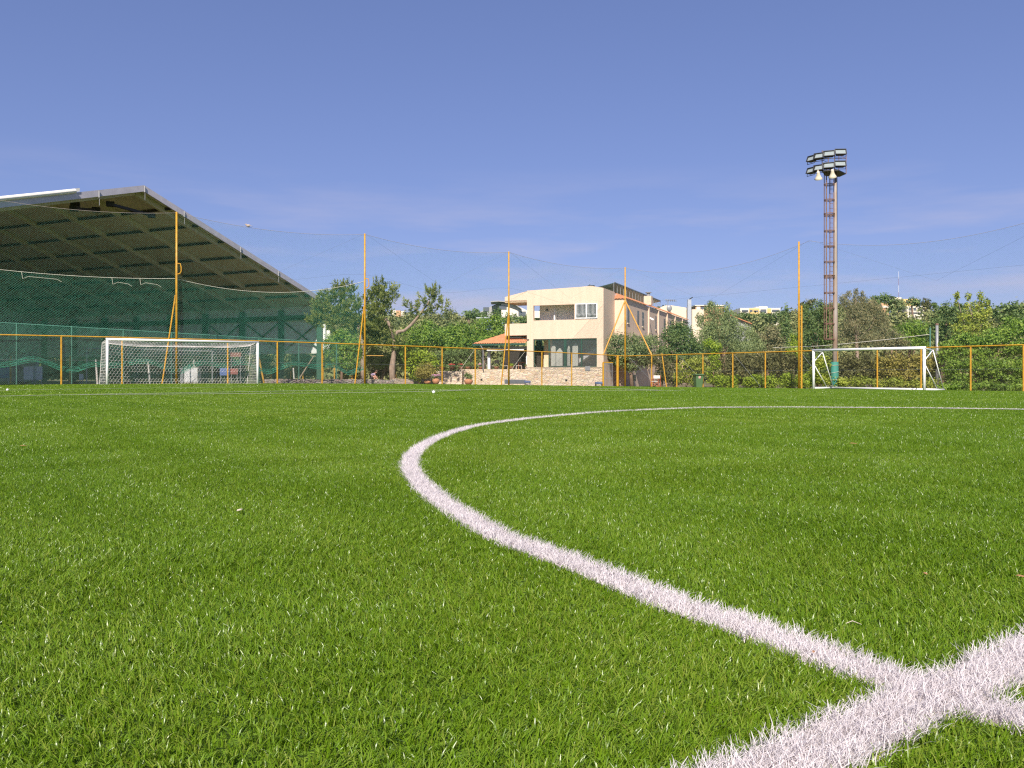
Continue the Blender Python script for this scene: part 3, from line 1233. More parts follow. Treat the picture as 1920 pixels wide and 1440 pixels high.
# ladder
m = MB()
lx = (1555.5, 1562.5)
for px in lx:
    m.tube([mp_(px, 636, -.1), mp_(px, 318, -.1)], .022, 5)
for k in range(36):
    y = 318 + k * 9.1
    m.tube([mp_(lx[0], y, -.1), mp_(lx[1], y, -.1)], .012, 4)
m.build('ladder', MT['rust'], mast)
# cage: hoops and verticals
cxp = (1545.3 + 1564) / 2
RC = (1564 - 1545.3) / 2 / F * MZ
for k in range(11):
    y = 347 + k * 29
    m = MB()
    c = mp_(cxp, y)
    pts = [c + np.array([RC * math.cos(a_), .95 * RC * math.sin(a_) * 1.0, 0]) for a_ in np.linspace(0, 2 * PI, 19)]
    for h_ in (0, .05):
        m.tube([p + np.array([0, 0, h_]) for p in pts], .018, 4)
    if k in (2, 6):
        m.tube([p + np.array([0, 0, .14]) for p in pts], .03, 5)
    m.build('cage_hoop', MT['rust'], mast)
for an, rr in ((PI, .02), (PI * 1.22, .035), (PI * 1.5, .02), (PI * .75, .02)):
    c0, c1 = mp_(cxp, 636), mp_(cxp, 318)
    o_ = np.array([RC * math.cos(an), RC * .95 * math.sin(an), 0])
    MB().tube([c0 + o_, c1 + o_], rr, 5).build('cage_bar', MT['rust'], mast)
MB().tube([mp_(1569.5, 330, -.05), mp_(1569.5, 560, -.05), mp_(1570, 655, -.05)], .02, 5).build('cable', MT['black'], mast)
MB().tube([mp_(1570.5, 655, -.02), mp_(1570.5, 730, -.02)], .03, 6).build('conduit', MT['yellow'], mast)
# platform
m = MB()
pf = [mp_(1540, 321, -.6), mp_(1572, 321.5, -.75), mp_(1586, 318, .15), mp_(1574, 316, .9), mp_(1548, 317, .7)]
zp = pf[0][2]
m.prism([(p[0], p[1], zp) for p in pf], (0, 0, .06))
m.build('platform', MT['darksteel'], mast)
m = MB()
for px, dz_ in ((1586.5, .1), (1565, -.6), (1541.5, -.5), (1553, .6), (1573, .8)):
    a_ = mp_(px, 320, dz_)
    m.tube([(a_[0], a_[1], zp), (a_[0], a_[1], mp_(px, 282, dz_)[2])], .025, 5)
for yy in (289, 297, 311):
    pts = [mp_(1541.5, yy, -.5), mp_(1565, yy, -.6), mp_(1586.5, yy, .1), mp_(1573, yy, .8), mp_(1553, yy, .6), mp_(1541.5, yy, -.5)]
    m.tube(pts, .018, 5)
m.tube([mp_(1573, 290, .8), mp_(1586.5, 298, .1)], .012, 4)
m.tube([mp_(1541.5, 300, -.5), mp_(1565, 310, -.6)], .012, 4)
m.build('handrail', MT['rust'], mast)


def floodlight(px, py, yaw, w_, h_, dz_):
    c = mp_(px, py, dz_)
    R = Matrix.Rotation(yaw, 4, 'Z') @ Matrix.Rotation(math.radians(-24), 4, 'X')

    def T(x, y, z):
        q = R @ Vector((x, y, z))
        return (c[0] + q.x, c[1] + q.y, c[2] + q.z)
    m = MB()
    fr_ = [(-w_ / 2, -h_ / 2), (w_ / 2, -h_ / 2), (w_ / 2, h_ / 2), (-w_ / 2, h_ / 2)]
    bk = [(-w_ * .32, -h_ * .25), (w_ * .32, -h_ * .25), (w_ * .32, h_ * .3), (-w_ * .32, h_ * .3)]
    vs = [T(x, -.02, z) for x, z in fr_] + [T(x, .3, z) for x, z in bk]
    # open front rim with recess
    inn = [(x * .86, z * .8) for x, z in fr_]
    vs += [T(x, -.02, z) for x, z in inn] + [T(x, .05, z) for x, z in inn]
    fs = [(4, 5, 6, 7)] + [(i, 4 + i, 4 + (i + 1) % 4, (i + 1) % 4) for i in range(4)]
    fs += [(i, (i + 1) % 4, 8 + (i + 1) % 4, 8 + i) for i in range(4)]
    fs += [(8 + i, 8 + (i + 1) % 4, 12 + (i + 1) % 4, 12 + i) for i in range(4)]
    m.add(vs, fs)
    m.tube([T(-w_ * .5, .1, 0), T(-w_ * .45, .15, -h_ * .75), T(w_ * .45, .15, -h_ * .75), T(w_ * .5, .1, 0)], .02, 4)
    h = m.build('floodlight', MT['darksteel'], mast)
    g = MB()
    g.add([T(x, .045, z) for x, z in inn], [(0, 1, 2, 3)])
    g.build('lens', MT['lens'], h)


for row, dy in ((0, 0), (1, 22.3)):
    for px, py, yaw, w_, dz_ in ((1520.3, 296.6, -1.05, .62, -.15), (1535.5, 291.6, -.62, .66, -.55), (1554, 287.2, -.36, .7, -.8), (1576.4, 284, -.06, .7, -.75)):
        floodlight(px - row * .6, py + dy, yaw, w_, .4, dz_)
for px, py in ((1534.5, 330), (1561, 326.5)):
    c = mp_(px, py, -.85)
    m = MB()
    R = Matrix.Rotation(math.radians(28), 4, 'X') @ Matrix.Rotation(math.radians(-12), 4, 'Y')
    prof = [(.24, -.2), (.25, -.19), (.17, -.08), (.11, .06), (.085, .2), (.06, .3)]
    mm_ = MB().lathe((0, 0, 0), prof, 16)
    m.add([tuple(Vector([float(x_) for x_ in c]) + R @ Vector(v)) for v in mm_.v], mm_.f[:-2] + mm_.f[-1:])
    inn_ = MB().lathe((0, 0, 0), [(.235, -.198), (.15, -.06), (.04, .05)], 16)
    m.add([tuple(Vector([float(x_) for x_ in c]) + R @ Vector(v)) for v in inn_.v], [tuple(reversed(f)) for f in inn_.f[:-2] + inn_.f[-1:]])
    m.tube([c + np.array([0, .1, .25]), c + np.array([0.05, .2, .42])], .03, 5)
    m.build('horn_speaker', MT['horn'], mast, smooth=True)

# ------------------------------------------------------------------ sports hall
HD = np.array([.43, .903])            # along the gable
HB = np.array([-.903, .43])           # into the hall
AP = wpt(265, 353, 53.7)
RE_ = np.array([AP[0], AP[1]]) + HD * 16.6
LE_ = np.array([AP[0], AP[1]]) - HD * 16.6
ZA, ZE = AP[2], AP[2] - .317 * 18.8
ZEL = AP[2] - .29 * 16.6
gr_ = -.1
hall = thing('sports_hall', 'large open sided sports hall with pitched roof on the left', 'sports hall', (AP[0], AP[1], gr_))


def hp(s, d, z):
    """s along the gable from the apex, d into the hall"""
    q = np.array([AP[0], AP[1]]) + HD * s + HB * d
    return np.array([q[0], q[1], z])


SR, SRL, DEP = 18.8, 16.6, 36.
kr = (ZA - ZE) / SR
kl = (ZA - ZEL) / SRL
m = MB()
m.prism([tuple(hp(0, -.05, ZA)), tuple(hp(SR, -.05, ZE)), tuple(hp(SR, DEP, ZE)), tuple(hp(0, DEP, ZA))], (0, 0, .12))
m.prism([tuple(hp(-SRL, -.05, ZEL)), tuple(hp(0, -.05, ZA)), tuple(hp(0, DEP, ZA)), tuple(hp(-SRL, DEP, ZEL))], (0, 0, .12))
m.build('roof', MT['roofpanel'], hall)
m = MB()
m.prism([tuple(hp(-SRL, -.3, ZEL + .2)), tuple(hp(-4.6, -.3, ZA - 4.6 * kl + .2)), tuple(hp(-4.6, DEP, ZA - 4.6 * kl + .2)), tuple(hp(-SRL, DEP, ZEL + .2))], (0, 0, .2))
m.tube([hp(-SRL, -.3, ZEL + .26), hp(-4.9, -.3, ZA - 4.9 * kl + .26)], .13, 10)
m.build('roof_sheet', MT['roofwhite'], hall)
m = MB()
for s0, s1, z0, z1 in ((0, SR + .25, ZA, ZA - kr * (SR + .25)), (0, -SRL, ZA, ZEL)):
    a_, b_ = hp(s0, -.25, z0), hp(s1, -.25, z1)
    m.prism([tuple(a_ + (0, 0, -.22)), tuple(b_ + (0, 0, -.22)), tuple(b_ + (0, 0, .17)), tuple(a_ + (0, 0, .17))], tuple(np.array([HB[0], HB[1], 0]) * .12))
m.build('fascia', MT['fascia'], hall)
for s, dz_ in ((0, 0), (-3.3, 0), (3.2, 0), (8.4, 0), (12.4, 0)):
    z0 = ZA - (kr if s > 0 else kl) * abs(s)
    m = MB().box(hp(s, -.3, z0 - .08), (.07, .05, .4))
    m.tube([hp(s, -.32, z0 - .35), hp(s, -.32, z0 - .75)], .018, 5)
    m.build('fascia_bracket', MT['grey'], hall)
# frames: rafters with columns, one object per frame
for k in range(9):
    d0 = .35 + 4.3 * k
    if k == 0:
        d0 = .6
    m = MB()
    for s0, s1, kk in ((0, SR - .3, kr), (0, -SRL + .3, kl)):
        a_, b_ = hp(s0, d0, ZA - .2), hp(s1, d0, ZA - .2 - kk * abs(s1))
        m.bar(a_, b_, .2, .34)
    m.build('rafter', MT['rafter'], hall)
    m = MB()
    m.bar(hp(SR - .35, d0, gr_ - .3), hp(SR - .35, d0, ZE - .3), .42, .3)
    m.build('column', MT['green'], hall)
    m = MB()
    m.bar(hp(-SRL + .35, d0, gr_ - .3), hp(-SRL + .35, d0, ZEL - .3), .42, .3)
    m.build('column', MT['green'], hall)
m = MB()
for j in range(1, 8):
    s = j * SR / 8
    m.bar(hp(s, 0, ZA - .12 - kr * s), hp(s, DEP, ZA - .12 - kr * s), .1, .16)
    m.bar(hp(-min(s, SRL), 0, ZA - .12 - kl * min(s, SRL)), hp(-min(s, SRL), DEP, ZA - .12 - kl * min(s, SRL)), .1, .16)
m.build('purlins', MT['darksteel'], hall)
m = MB()
m.bar(hp(SR - .4, 0, ZE - .95), hp(SR - .4, DEP, ZE - .95), .25, .4)
m.build('eave_beam', MT['green'], hall)
m = MB()
m.prism([tuple(hp(SR - .1, .2, 2.4)), tuple(hp(SR - .1, DEP, 2.4)), tuple(hp(SR - .1, DEP, ZE)), tuple(hp(SR - .1, .2, ZE))], (HD[0] * .08, HD[1] * .08, 0))
m.build('side_wall', MT['wallpanel'], hall)
m = MB()
for k in (0, 1, 2):
    d0, d1 = .35 + 4.3 * k, .35 + 4.3 * (k + 1)
    m.tube([hp(SR - .25, d0, 2.5), hp(SR - .25, d1, ZE - 1.1)], .05, 5)
    m.tube([hp(SR - .25, d1, 2.5), hp(SR - .25, d0, ZE - 1.1)], .05, 5)
m.build('cross_brace', MT['green'], hall)
m = MB()
m.bar(hp(SR + .05, -.02, 2.35), hp(SR + .05, -.02, 4.3), .3, .1)
m.build('corner_trim', MT['white'], hall)
m = MB()
m.prism([tuple(hp(-SRL, DEP, 0)), tuple(hp(SR, DEP, 0)), tuple(hp(SR, DEP, ZE)), tuple(hp(0, DEP, ZA)), tuple(hp(-SRL, DEP, ZEL))], (HB[0] * .1, HB[1] * .1, 0))
m.build('rear_wall', MT['wallpanel'], hall)
for s0, dd, s1, d1 in ((-1.3, 1.2, 1.6, .9), (-3.6, 1.5, -1.2, 2.6)):
    m = MB()
    a_ = hp(s0, dd, ZA - abs(s0) * kl - .75)
    b_ = hp(s1, d1, ZA - abs(s1) * kr - .85 if s1 > 0 else ZA - 1.35)
    m.bar(a_, b_, .16, .16)
    m.box(a_, (.45, .35, .3), .3)
    m.box(b_, (.45, .35, .3), .3)
    m.build('lighting_bar', MT['darksteel'], hall)
c = wpt(141, 384, 51.5)
MB().box(c, (.5, .3, .32), .3).tube([c + (0, 0, .1), c + (0, 0, .5)], .03, 5).build('hall_lamp', MT['darksteel'], hall)

# fence of the hall with green posts
hf0, hf1 = ee(0, FD + 3), ee(24.5, FD + 3.6)
hf = thing('inner_fence', 'green wire fence with slim posts along the open hall', 'fence', hf0)
hl, hdv = wall_line(hf0, hf1)


def hf_h(u):
    return 3.45 - .75 * np.asarray(u) / hl


def hf_fn(u, v):
    x, y = hf0[0] + hdv[0] * u, hf0[1] + hdv[1] * u
    return np.stack([x, y, gz(x, y) + v / 3. * hf_h(u)], axis=-1)


quad_mesh('wire_mesh', diamond(hl, 3., .1, hf_fn, (-hdv[1], hdv[0], 0), .004, 6), MT['netgreen'], parent=hf)
for k in range(10):
    u = .4 + (hl - .6) * k / 9
    p = np.array([hf0[0] + hdv[0] * u, hf0[1] + hdv[1] * u, 0.])
    p[2] = gz(p[0], p[1])
    MB().tube([p, p + (0, 0, float(hf_h(u)))], .035, 6).build('post', MT['greenpole'], hf)
MB().tube([np.array([hf0[0] + hdv[0] * u, hf0[1] + hdv[1] * u, gz(hf0[0], hf0[1]) + float(hf_h(u))]) for u in np.linspace(0, hl, 20)], .03, 5).build('top_rail', MT['greenpole'], hf)


# ------------------------------------------------------------------ things under and beside the hall
def panel(px0, px1, py0, py1, Z, name, m_, label, cat, legs=True, thick=.05, legmat='grey', group=None):
    a_, b_ = wpt(px0, py1, Z), wpt(px1, py0, Z)
    g_ = ground_at((px0 + px1) / 2, Z)
    t = thing(name, label, cat, g_, group=group)
    MB().span((a_[0], Z, a_[2]), (b_[0], Z + thick, b_[2])).build('panel', m_, t, bevel=.01)
    if legs and a_[2] - g_[2] > .05:
        for x in (a_[0] + .06, b_[0] - .06):
            MB().tube([(x, Z + thick / 2, g_[2] - .05), (x, Z + thick / 2, a_[2] + .02)], .025, 6).build('leg', MT[legmat], t)
    return t


panel(44, 62, 687, 712, 54, 'notice_board', MT['board'], 'white notice board left of the green post under the hall', 'board')
panel(63.5, 79, 687, 712, 54.2, 'notice_board', MT['board'], 'white notice board just right of the green post under the hall', 'board')
panel(-8, 17, 688, 709, 54, 'notice_board', MT['bluebox'], 'dark blue notice board at the left end of the hall', 'board')
panel(148, 156, 701, 712, 55, 'notice_board', MT['board'], 'small pale square board by the grey goalpost', 'board')
panel(412, 430, 690, 704, 58, 'sign_panel', MT['bluepanel'], 'blue panel seen through the right part of the goal net', 'sign')
panel(432, 446, 691, 702, 60, 'sign_panel', MT['redpanel'], 'dark red panel beside the blue one behind the goal', 'sign')
panel(432, 452, 661, 669, 62, 'sign_panel', MT['redpanel'], 'high red panel seen through the goal net near its right side', 'sign')
# white cabinet
a_, b_ = wpt(345, 722, 52.5), wpt(371, 689, 52.5)
cb = thing('cabinet', 'white cabinet standing behind the goal net', 'cabinet', ground_at(358, 52.5))
MB().span((a_[0], 52.5, cb.location.z), (b_[0], 53.1, b_[2])).build('carcass', MT['whitepole'], cb, bevel=.02)
MB().span((a_[0] - .22, 52.45, cb.location.z), (a_[0] - .02, 53.0, b_[2] - .02)).build('side_panel', MT['grey'], cb)
MB().span((a_[0] + .03, 52.47, cb.location.z + .08), (b_[0] - .03, 52.497, b_[2] - .05)).build('door', MT['white'], cb)
# grey inner goal
IG0, IG1 = ground_at(162.5, 54.5), ground_at(398, 60)
ig = thing('training_goal', 'grey steel goal frame standing inside the hall', 'goal', IG0)
for p in (IG0, IG1):
    MB().tube([p, p + (0, 0, 2.2)], .045, 8).build('post', MT['grey'], ig)
MB().tube([IG0 + U * 2.2, IG1 + U * 2.2], .045, 8).build('crossbar', MT['grey'], ig)
# white poles
for px, y0, y1, lean, Z, lab in ((182, 676, 727, -2.4, 47.2, 'white leaning stake left of the goal'), (280.5, 679, 724, -3, 51.5, 'white leaning stake behind the middle of the goal net'),
                                (364.5, 676, 724, -1, 54.5, 'white stake rising behind the white cabinet'), (551, 691, 719, -1, 57.5, 'pale stake standing on the low stone wall')):
    p0, p1 = ground_at(px + 1, Z), wpt(px + lean, y0, Z)
    t = thing('stake', lab, 'pole', p0)
    MB().tube([p0 + (0, 0, -.05), p1], [.06, .045], 8).build('shaft', MT['whitepole'], t)
    MB().ball(p1, (.045, .045, .05), 8, 6).build('cap', MT['whitepole'], t)
# yellow posts of a yard behind
k = 0
for px, y0, Z, lab in ((20, 668, 60, 'thin yellow post at the far left inside the hall'), (131, 667, 58, 'yellow post beside the second green post in the hall'),
                       (508, 696, 70, 'short yellow post left of the yellow mesh post by the goal'), (545, 696, 72, 'short yellow post behind the pale stake'),
                       (627, 676, 66, 'yellow post under the bright green tree'), (568, 700, 72, 'low yellow post right of the pale stake'),
                       (714, 703, 80, 'small yellow post left of the leaning pine trunk'), (742, 703, 80, 'small yellow post right of the leaning pine trunk')):
    p0 = ground_at(px, Z)
    t = thing('yard_post', lab, 'post', p0, group='yellow posts of the yard')
    MB().tube([p0 + (0, 0, -.05), wpt(px, y0, Z)], .055, 8).build('shaft', MT['yellow'], t)
    MB().ball(wpt(px, y0, Z), (.06, .06, .03), 8, 5).build('cap', MT['yellow'], t)
# leaning yellow ladder-like pole right of goal
p0, p1 = ground_at(495, 58), wpt(484, 664, 58)
t = thing('leaning_pole', 'yellow pole leaning beside the right post of the goal', 'pole', p0)
MB().tube([p0, p1], .06, 8).build('shaft', MT['yellow'], t)
MB().bar(wpt(484.5, 682, 58), wpt(489, 681, 58), .05).build('cross_piece', MT['yellow'], t)
# yellow pipe frame under the tree
t = thing('pipe_frame', 'rusty yellow pipe frame standing under the bright green tree', 'frame', ground_at(660, 62))
MB().tube([ground_at(660, 62) + (0, 0, -.05), wpt(660, 667, 62)], .06, 8).build('upright', MT['yellow'], t)
MB().tube([ground_at(605.5, 62) + (0, 0, -.05), wpt(605.5, 665, 62)], .06, 8).build('upright', MT['yellow'], t)
MB().tube([wpt(604, 665.5, 62), wpt(719, 667, 62)], .03, 6).build('crossbar', MT['yellow'], t)
# wooden prop
p0, p1 = ground_at(556, 61), wpt(588, 668, 61)
t = thing('prop', 'grey timber prop leaning behind the low stone wall', 'prop', p0)
MB().bar(p0, p1, .07).build('beam', MT['barkpale'], t)
MB().bar(p1 + np.array([-.12, 0, 0]), p1 + np.array([.12, 0, .03]), .06).build('head', MT['barkpale'], t)


def crate(px0, px1, py0, py1, Z, lab, base=None):
    """slatted steel box seat with a blue lid"""
    a_, b_ = wpt(px0, py1, Z), wpt(px1, py0, Z)
    g_ = ground_at((px0 + px1) / 2, Z)
    z0 = g_[2] if base is None else base
    t = thing('equipment_box', lab, 'box', (g_[0], Z, z0), group='blue lidded boxes')
    h_ = b_[2] - z0
    m = MB()
    for zz in np.linspace(z0 + .05, z0 + h_ * .5, 3):
        m.span((a_[0], Z, zz), (b_[0], Z + .5, zz + .05))
    m.build('slats', MT['lowstone'], t)
    for x in (a_[0] + .03, b_[0] - .03):
        MB().span((x - .03, Z - .01, z0), (x + .03, Z + .51, z0 + h_ * .6)).build('leg', MT['darksteel'], t)
    MB().span((a_[0] - .03, Z - .03, z0 + h_ * .6), (b_[0] + .03, Z + .53, z0 + h_)).build('lid', MT['bluebox'], t, bevel=.02)
    return t


crate(984, 994.5, 714, 724.5, 66, 'blue lidded box at the stone wall by the long low window')
crate(1117, 1129, 716, 724.5, 66, 'blue lidded box at the stone wall beside the gate')
crate(507, 519, 712, 719, 58, 'blue lidded box on the low wall right of the goal', base=wpt(510, 718.5, 58)[2])

# low stone wall right of the goal
lw0, lw1 = ee(18.7, FD + 1.2), ee(27.3, FD + 1.2)
m = MB()
n_ = 26
for k in range(n_):
    p, q = lw0 + (lw1 - lw0) * k / n_, lw0 + (lw1 - lw0) * (k + 1) / n_
    h_ = .27 + random.uniform(-.03, .03)
    z0 = float(gz(p[0], p[1])) - .1
    bk = np.array([E2[0], E2[1], 0]) * .5
    m.prism([(p[0], p[1], z0), (q[0], q[1], z0), (q[0] + bk[0], q[1] + bk[1], z0), (p[0] + bk[0], p[1] + bk[1], z0)], (0, 0, h_ + .1))
m.build('low_stone_wall', MT['lowstone'], label='long low grey stone kerb wall under the pine trees', cat='wall', loc=lw0)
lw0, lw1 = ee(27.4, FD + 1.4), ee(29.2, FD + 1.9)
m = MB()
for k in range(9):
    p, q = lw0 + (lw1 - lw0) * k / 9, lw0 + (lw1 - lw0) * (k + 1) / 9
    h_ = .34 + random.uniform(-.06, .06)
    z0 = float(gz(p[0], p[1])) - .1
    m.prism([(p[0], p[1], z0), (q[0], q[1], z0), (q[0] - .3, q[1] + .6, z0), (p[0] - .3, p[1] + .6, z0)], (0, 0, h_ + .1))
m.build('low_stone_wall', MT['stone'], label='short pale low stone wall left of the potted shrub', cat='wall', loc=lw0)

# person crouching behind the low wall
pp = ground_at(699, 63.5) + np.array([0, 0, .12])
per = thing('person', 'person in a lilac top crouching forward behind the low stone wall', 'person', pp)


def skinned(name, verts, edges, radii, m_, parent):
    me = bpy.data.meshes.new(name)
    I = WM[parent.name].inverted()
    me.from_pydata([tuple(I @ Vector([float(c) for c in v])) for v in verts], edges, [])
    o = bpy.data.objects.new(name, me)
    COL.objects.link(o)
    o.parent = parent
    WM[o.name] = WM[parent.name]
    o.modifiers.new('skin', 'SKIN')
    for i, r in enumerate(radii):
        rr = r if isinstance(r, tuple) else (r, r)
        me.skin_vertices[0].data[i].radius = rr
    me.skin_vertices[0].data[0].use_root = True
    s = o.modifiers.new('sub', 'SUBSURF')
    s.levels = s.render_levels = 2
    me.materials.append(m_)
    return o


def PV(x, y, z):
    return pp + np.array([x, y, z])


bv = [PV(-.14, 0, .34), PV(-.02, 0, .52), PV(.14, 0, .62), PV(.22, 0, .68), PV(.3, 0, .74),          # pelvis, belly, chest, neck, head
      PV(-.1, .1, .32), PV(.22, .12, .4), PV(.06, .12, .08), PV(.2, .12, .05),                       # far leg
      PV(-.1, -.1, .32), PV(.24, -.12, .4), PV(.08, -.12, .08), PV(.22, -.12, .05),                  # near leg
      PV(.12, .17, .58), PV(.25, .18, .36), PV(.36, .12, .16), PV(.12, -.17, .58), PV(.26, -.18, .36), PV(.38, -.1, .16)]
be_ = [(0, 1), (1, 2), (2, 3), (3, 4), (0, 5), (5, 6), (6, 7), (7, 8), (0, 9), (9, 10), (10, 11), (11, 12), (2, 13), (13, 14), (14, 15), (2, 16), (16, 17), (17, 18)]
br_ = [.13, .125, .13, .05, .085, .085, .07, .05, .04, .085, .07, .05, .04, .055, .042, .032, .055, .042, .032]
skinned('body', bv, be_, br_, MT['skin'], per)
skinned('shirt', [PV(-.1, 0, .42), PV(-.02, 0, .52), PV(.13, 0, .615), PV(.12, .17, .58), PV(.18, .19, .48), PV(.12, -.17, .58), PV(.18, -.19, .48)],
        [(0, 1), (1, 2), (2, 3), (3, 4), (2, 5), (5, 6)], [.15, .15, .15, .075, .065, .075, .065], MT['lilac'], per)
skinned('shorts', [PV(-.15, 0, .34), PV(-.1, .1, .32), PV(.1, .12, .37), PV(-.1, -.1, .32), PV(.1, -.12, .37)], [(0, 1), (1, 2), (0, 3), (3, 4)], [.15, .1, .09, .1, .09], MT['darkcloth'], per)
MB().ball(PV(.285, 0, .79), (.1, .095, .08), 10, 7).build('hair', MT['hair'], per, smooth=True)
m = MB()
for dy in (-.12, -.09, -.06, .06, .09, .12):
    m.tube([PV(.37, dy, .15), PV(.42, dy * 1.02, .1), PV(.42, dy, .07)], [.011, .01, .007], 5)
m.build('fingers', MT['skin'], per, smooth=True)

# ------------------------------------------------------------------ main building
BU = np.array([.93, -.37]) / math.hypot(.93, .37)
BW = np.array([-BU[1], BU[0]])
BO = np.array([(1131.5 - CX) / F * 69.0, 69.0])
BG = -.42
brz = math.atan2(BU[1], BU[0])
bld = thing('clubhouse', 'cream two storey clubhouse with flat parapet front and stone base', 'building', (BO[0], BO[1], BG), brz)


def fx(px, y=0.):
    """x on the plane lying y behind the front, seen at column px"""
    r = (px - CX) / F
    o_ = BO + BW * y
    return (r * o_[1] - o_[0]) / (BU[0] - r * BU[1])


def fzz(px, py, y=0.):
    x = fx(px, y)
    Z = (BO + BW * y + BU * x)[1]
    return EYE + (HY - py) / F * Z - BG


def bx(m, x0, x1, y0, y1, z0, z1):
    return m.span((x0, y0, z0), (x1, y1, z1))


X0 = fx(946.5)
XA, XB, XC, XD = fx(988), fx(1000), fx(1119), 0.
ZB0 = fzz(1000, 689.5)          # top of stone base
ZW1 = fzz(1060, 635)            # head of the lower window
ZP = fzz(1060, 599.5)           # balcony parapet top
ZO = fzz(1060, 571)             # head of the balcony opening
ZR = fzz(1060, 543)             # roof
ZT = fzz(960, 692.)             # terrace level
T = .28
xw = fx(1077)                   # balcony right end
m = MB()
bx(m, XA, XB, 0, T, ZT - .1, ZR)                     # left pier
bx(m, XC, XD, 0, T, ZB0, ZR)                         # right pier
bx(m, XB, XC, 0, T, ZW1, ZP)                         # between the storeys
bx(m, XB, XC, 0, T, ZO, ZR)
bx(m, xw, fx(1076.9) + .12, 0, T, ZP, ZO)
m.build('front_wall', MT['cream'], bld, local=True)
# sloped ends of the parapet and the left balcony
m = MB()
zl = fzz(946.5, 557)
m.prism([(X0, .0, fzz(960, 567)), (XA, .0, fzz(960, 567)), (XA, .0, ZR), (XA + .12, 0, ZR + .02), (X0, 0, zl)], (0, .2, 0))
m.build('canopy_fascia', MT['cream'], bld, local=True)
m = MB()
bx(m, X0, XA, .0, 3.2, fzz(960, 567) - .02, fzz(960, 567) + .16)
m.build('canopy_soffit', MT['inner'], bld, local=True)
m = MB()
bx(m, X0, XA - .003, .0, .18, fzz(960, 629), fzz(960, 607))
bx(m, X0, X0 + .18, .18, 3.2, fzz(960, 629), fzz(960, 607))
bx(m, X0 + .18, XA - .003, .18, 3.2, fzz(960, 629), fzz(960, 627))
m.build('balcony', MT['cream'], bld, local=True)
# roof crown with falling right shoulder
m = MB()
xs = fx(1108)
m.prism([(XA, .001, ZR), (XD, .001, ZR), (XD, .001, ZR + .02), (xs, .001, ZR + .22), (fx(1085), .001, ZR + .17), (XA, .001, ZR + .04)], (0, 3.4, 0))
m.build('parapet', MT['cream'], bld, local=True)
m = MB()
m.box((fx(1101), 1.2, ZR + .3), (.5, .5, .16))
m.tube([(fx(1098), 1.2, ZR + .2), (fx(1098), 1.2, ZR + .5)], .03, 5)
m.build('roof_vent', MT['darksteel'], bld, local=True)
# flanks and rear of the front block
DB = 3.55
m = MB()
bx(m, XD - .25, XD - .001, T + .002, DB, 0, ZR)
m.build('flank_wall', MT['cream'], bld, local=True)
m = MB()
bx(m, XA, XA + .2, T + .002, .8, ZT, ZP)
bx(m, XA + .001, XD - .26, T + .004, 6.0, ZW1 + .4, ZP - 1.0 + .12)
bx(m, XA, XD - .26, T + .004, 6.0, ZO + .25, ZR - .01)
m.build('floor_slab', MT['recess'], bld, local=True)
# balcony back wall, with a gap at its left end where the hill shows
m = MB()
yb = 1.5
bx(m, fx(1012, yb), XD - .26, yb, yb + .15, ZP - .9, ZO + .25)
m.build('balcony_wall', MT['recess'], bld, local=True)
m = MB()
bx(m, fx(1039, 1.0), fx(1041, 1.0) + .02, yb - .6, yb - .01, ZP - .9, ZO - .2)
m.build('balcony_divider', MT['white'], bld, local=True)
m = MB()
m.box((fx(1026, yb - .05), yb - .06, fzz(1026, 581, yb)), (.14, .1, .16))
m.build('wall_lamp', MT['darksteel'], bld, local=True)
# barred window
bw = MB()
wx0, wx1, wz0, wz1 = fx(1079), fx(1120.5), fzz(1100, 597.5), fzz(1100, 569)
bx(bw, wx0, wx1, -.06, -.003, wz0, wz0 + .1)
bx(bw, wx0, wx1, -.06, -.003, wz1 - .06, wz1)
for x in (wx0 + .05, (wx0 + wx1) / 2, wx1 - .05):
    bx(bw, x - .05, x + .05, -.058, -.001, wz0 + .1, wz1 - .06)
wf = bw.build('barred_window', MT['white'], bld, local=True)
m = MB()
for k in range(1, 18):
    x = wx0 + (wx1 - wx0) * k / 18
    bul = [(x, -.07, wz1 - .05), (x, -.08, wz0 + .45), (x, -.2, wz0 + .25), (x, -.1, wz0 + .05)]
    m.tube(bul, .013, 4)
m.build('bars', MT['white'], wf, local=True)
m = MB()
bx(m, xw + .1, XC, .1, .13, ZP, ZO)
m.build('pane', MT['glassdark'], wf, local=True)
m = MB()
for k in range(6):
    bx(m, xw + .2 + k * .27, xw + .38 + k * .27, .25, .27, ZP, ZO - .05)
m.build('curtain_shape', MT['canvas'], wf, local=True)
# big lower window
gf = MB()
for x in (fx(1029), fx(1058), fx(1060.5), fx(1090), XC - .04):
    bx(gf, x - .05, x + .05, .06, .14, ZB0 + .002, ZW1)
bx(gf, fx(1029), XC, .062, .138, ZB0 + .003, ZB0 + .1)
bx(gf, XB, XC, .062, .138, ZW1 - .09, ZW1 - .002)
bx(gf, XB, XB + .08, .06, .14, ZB0, ZW1 - .09)
gwin = gf.build('window_wall', MT['darkgreen'], bld, local=True)
for a_, b_ in ((1030, 1057.5), (1061.5, 1089), (1091, 1118)):
    m = MB()
    bx(m, fx(a_), fx(b_), .095, .105, ZB0 + .1, ZW1 - .09)
    m.build('pane', MT['glass'], gwin, local=True)
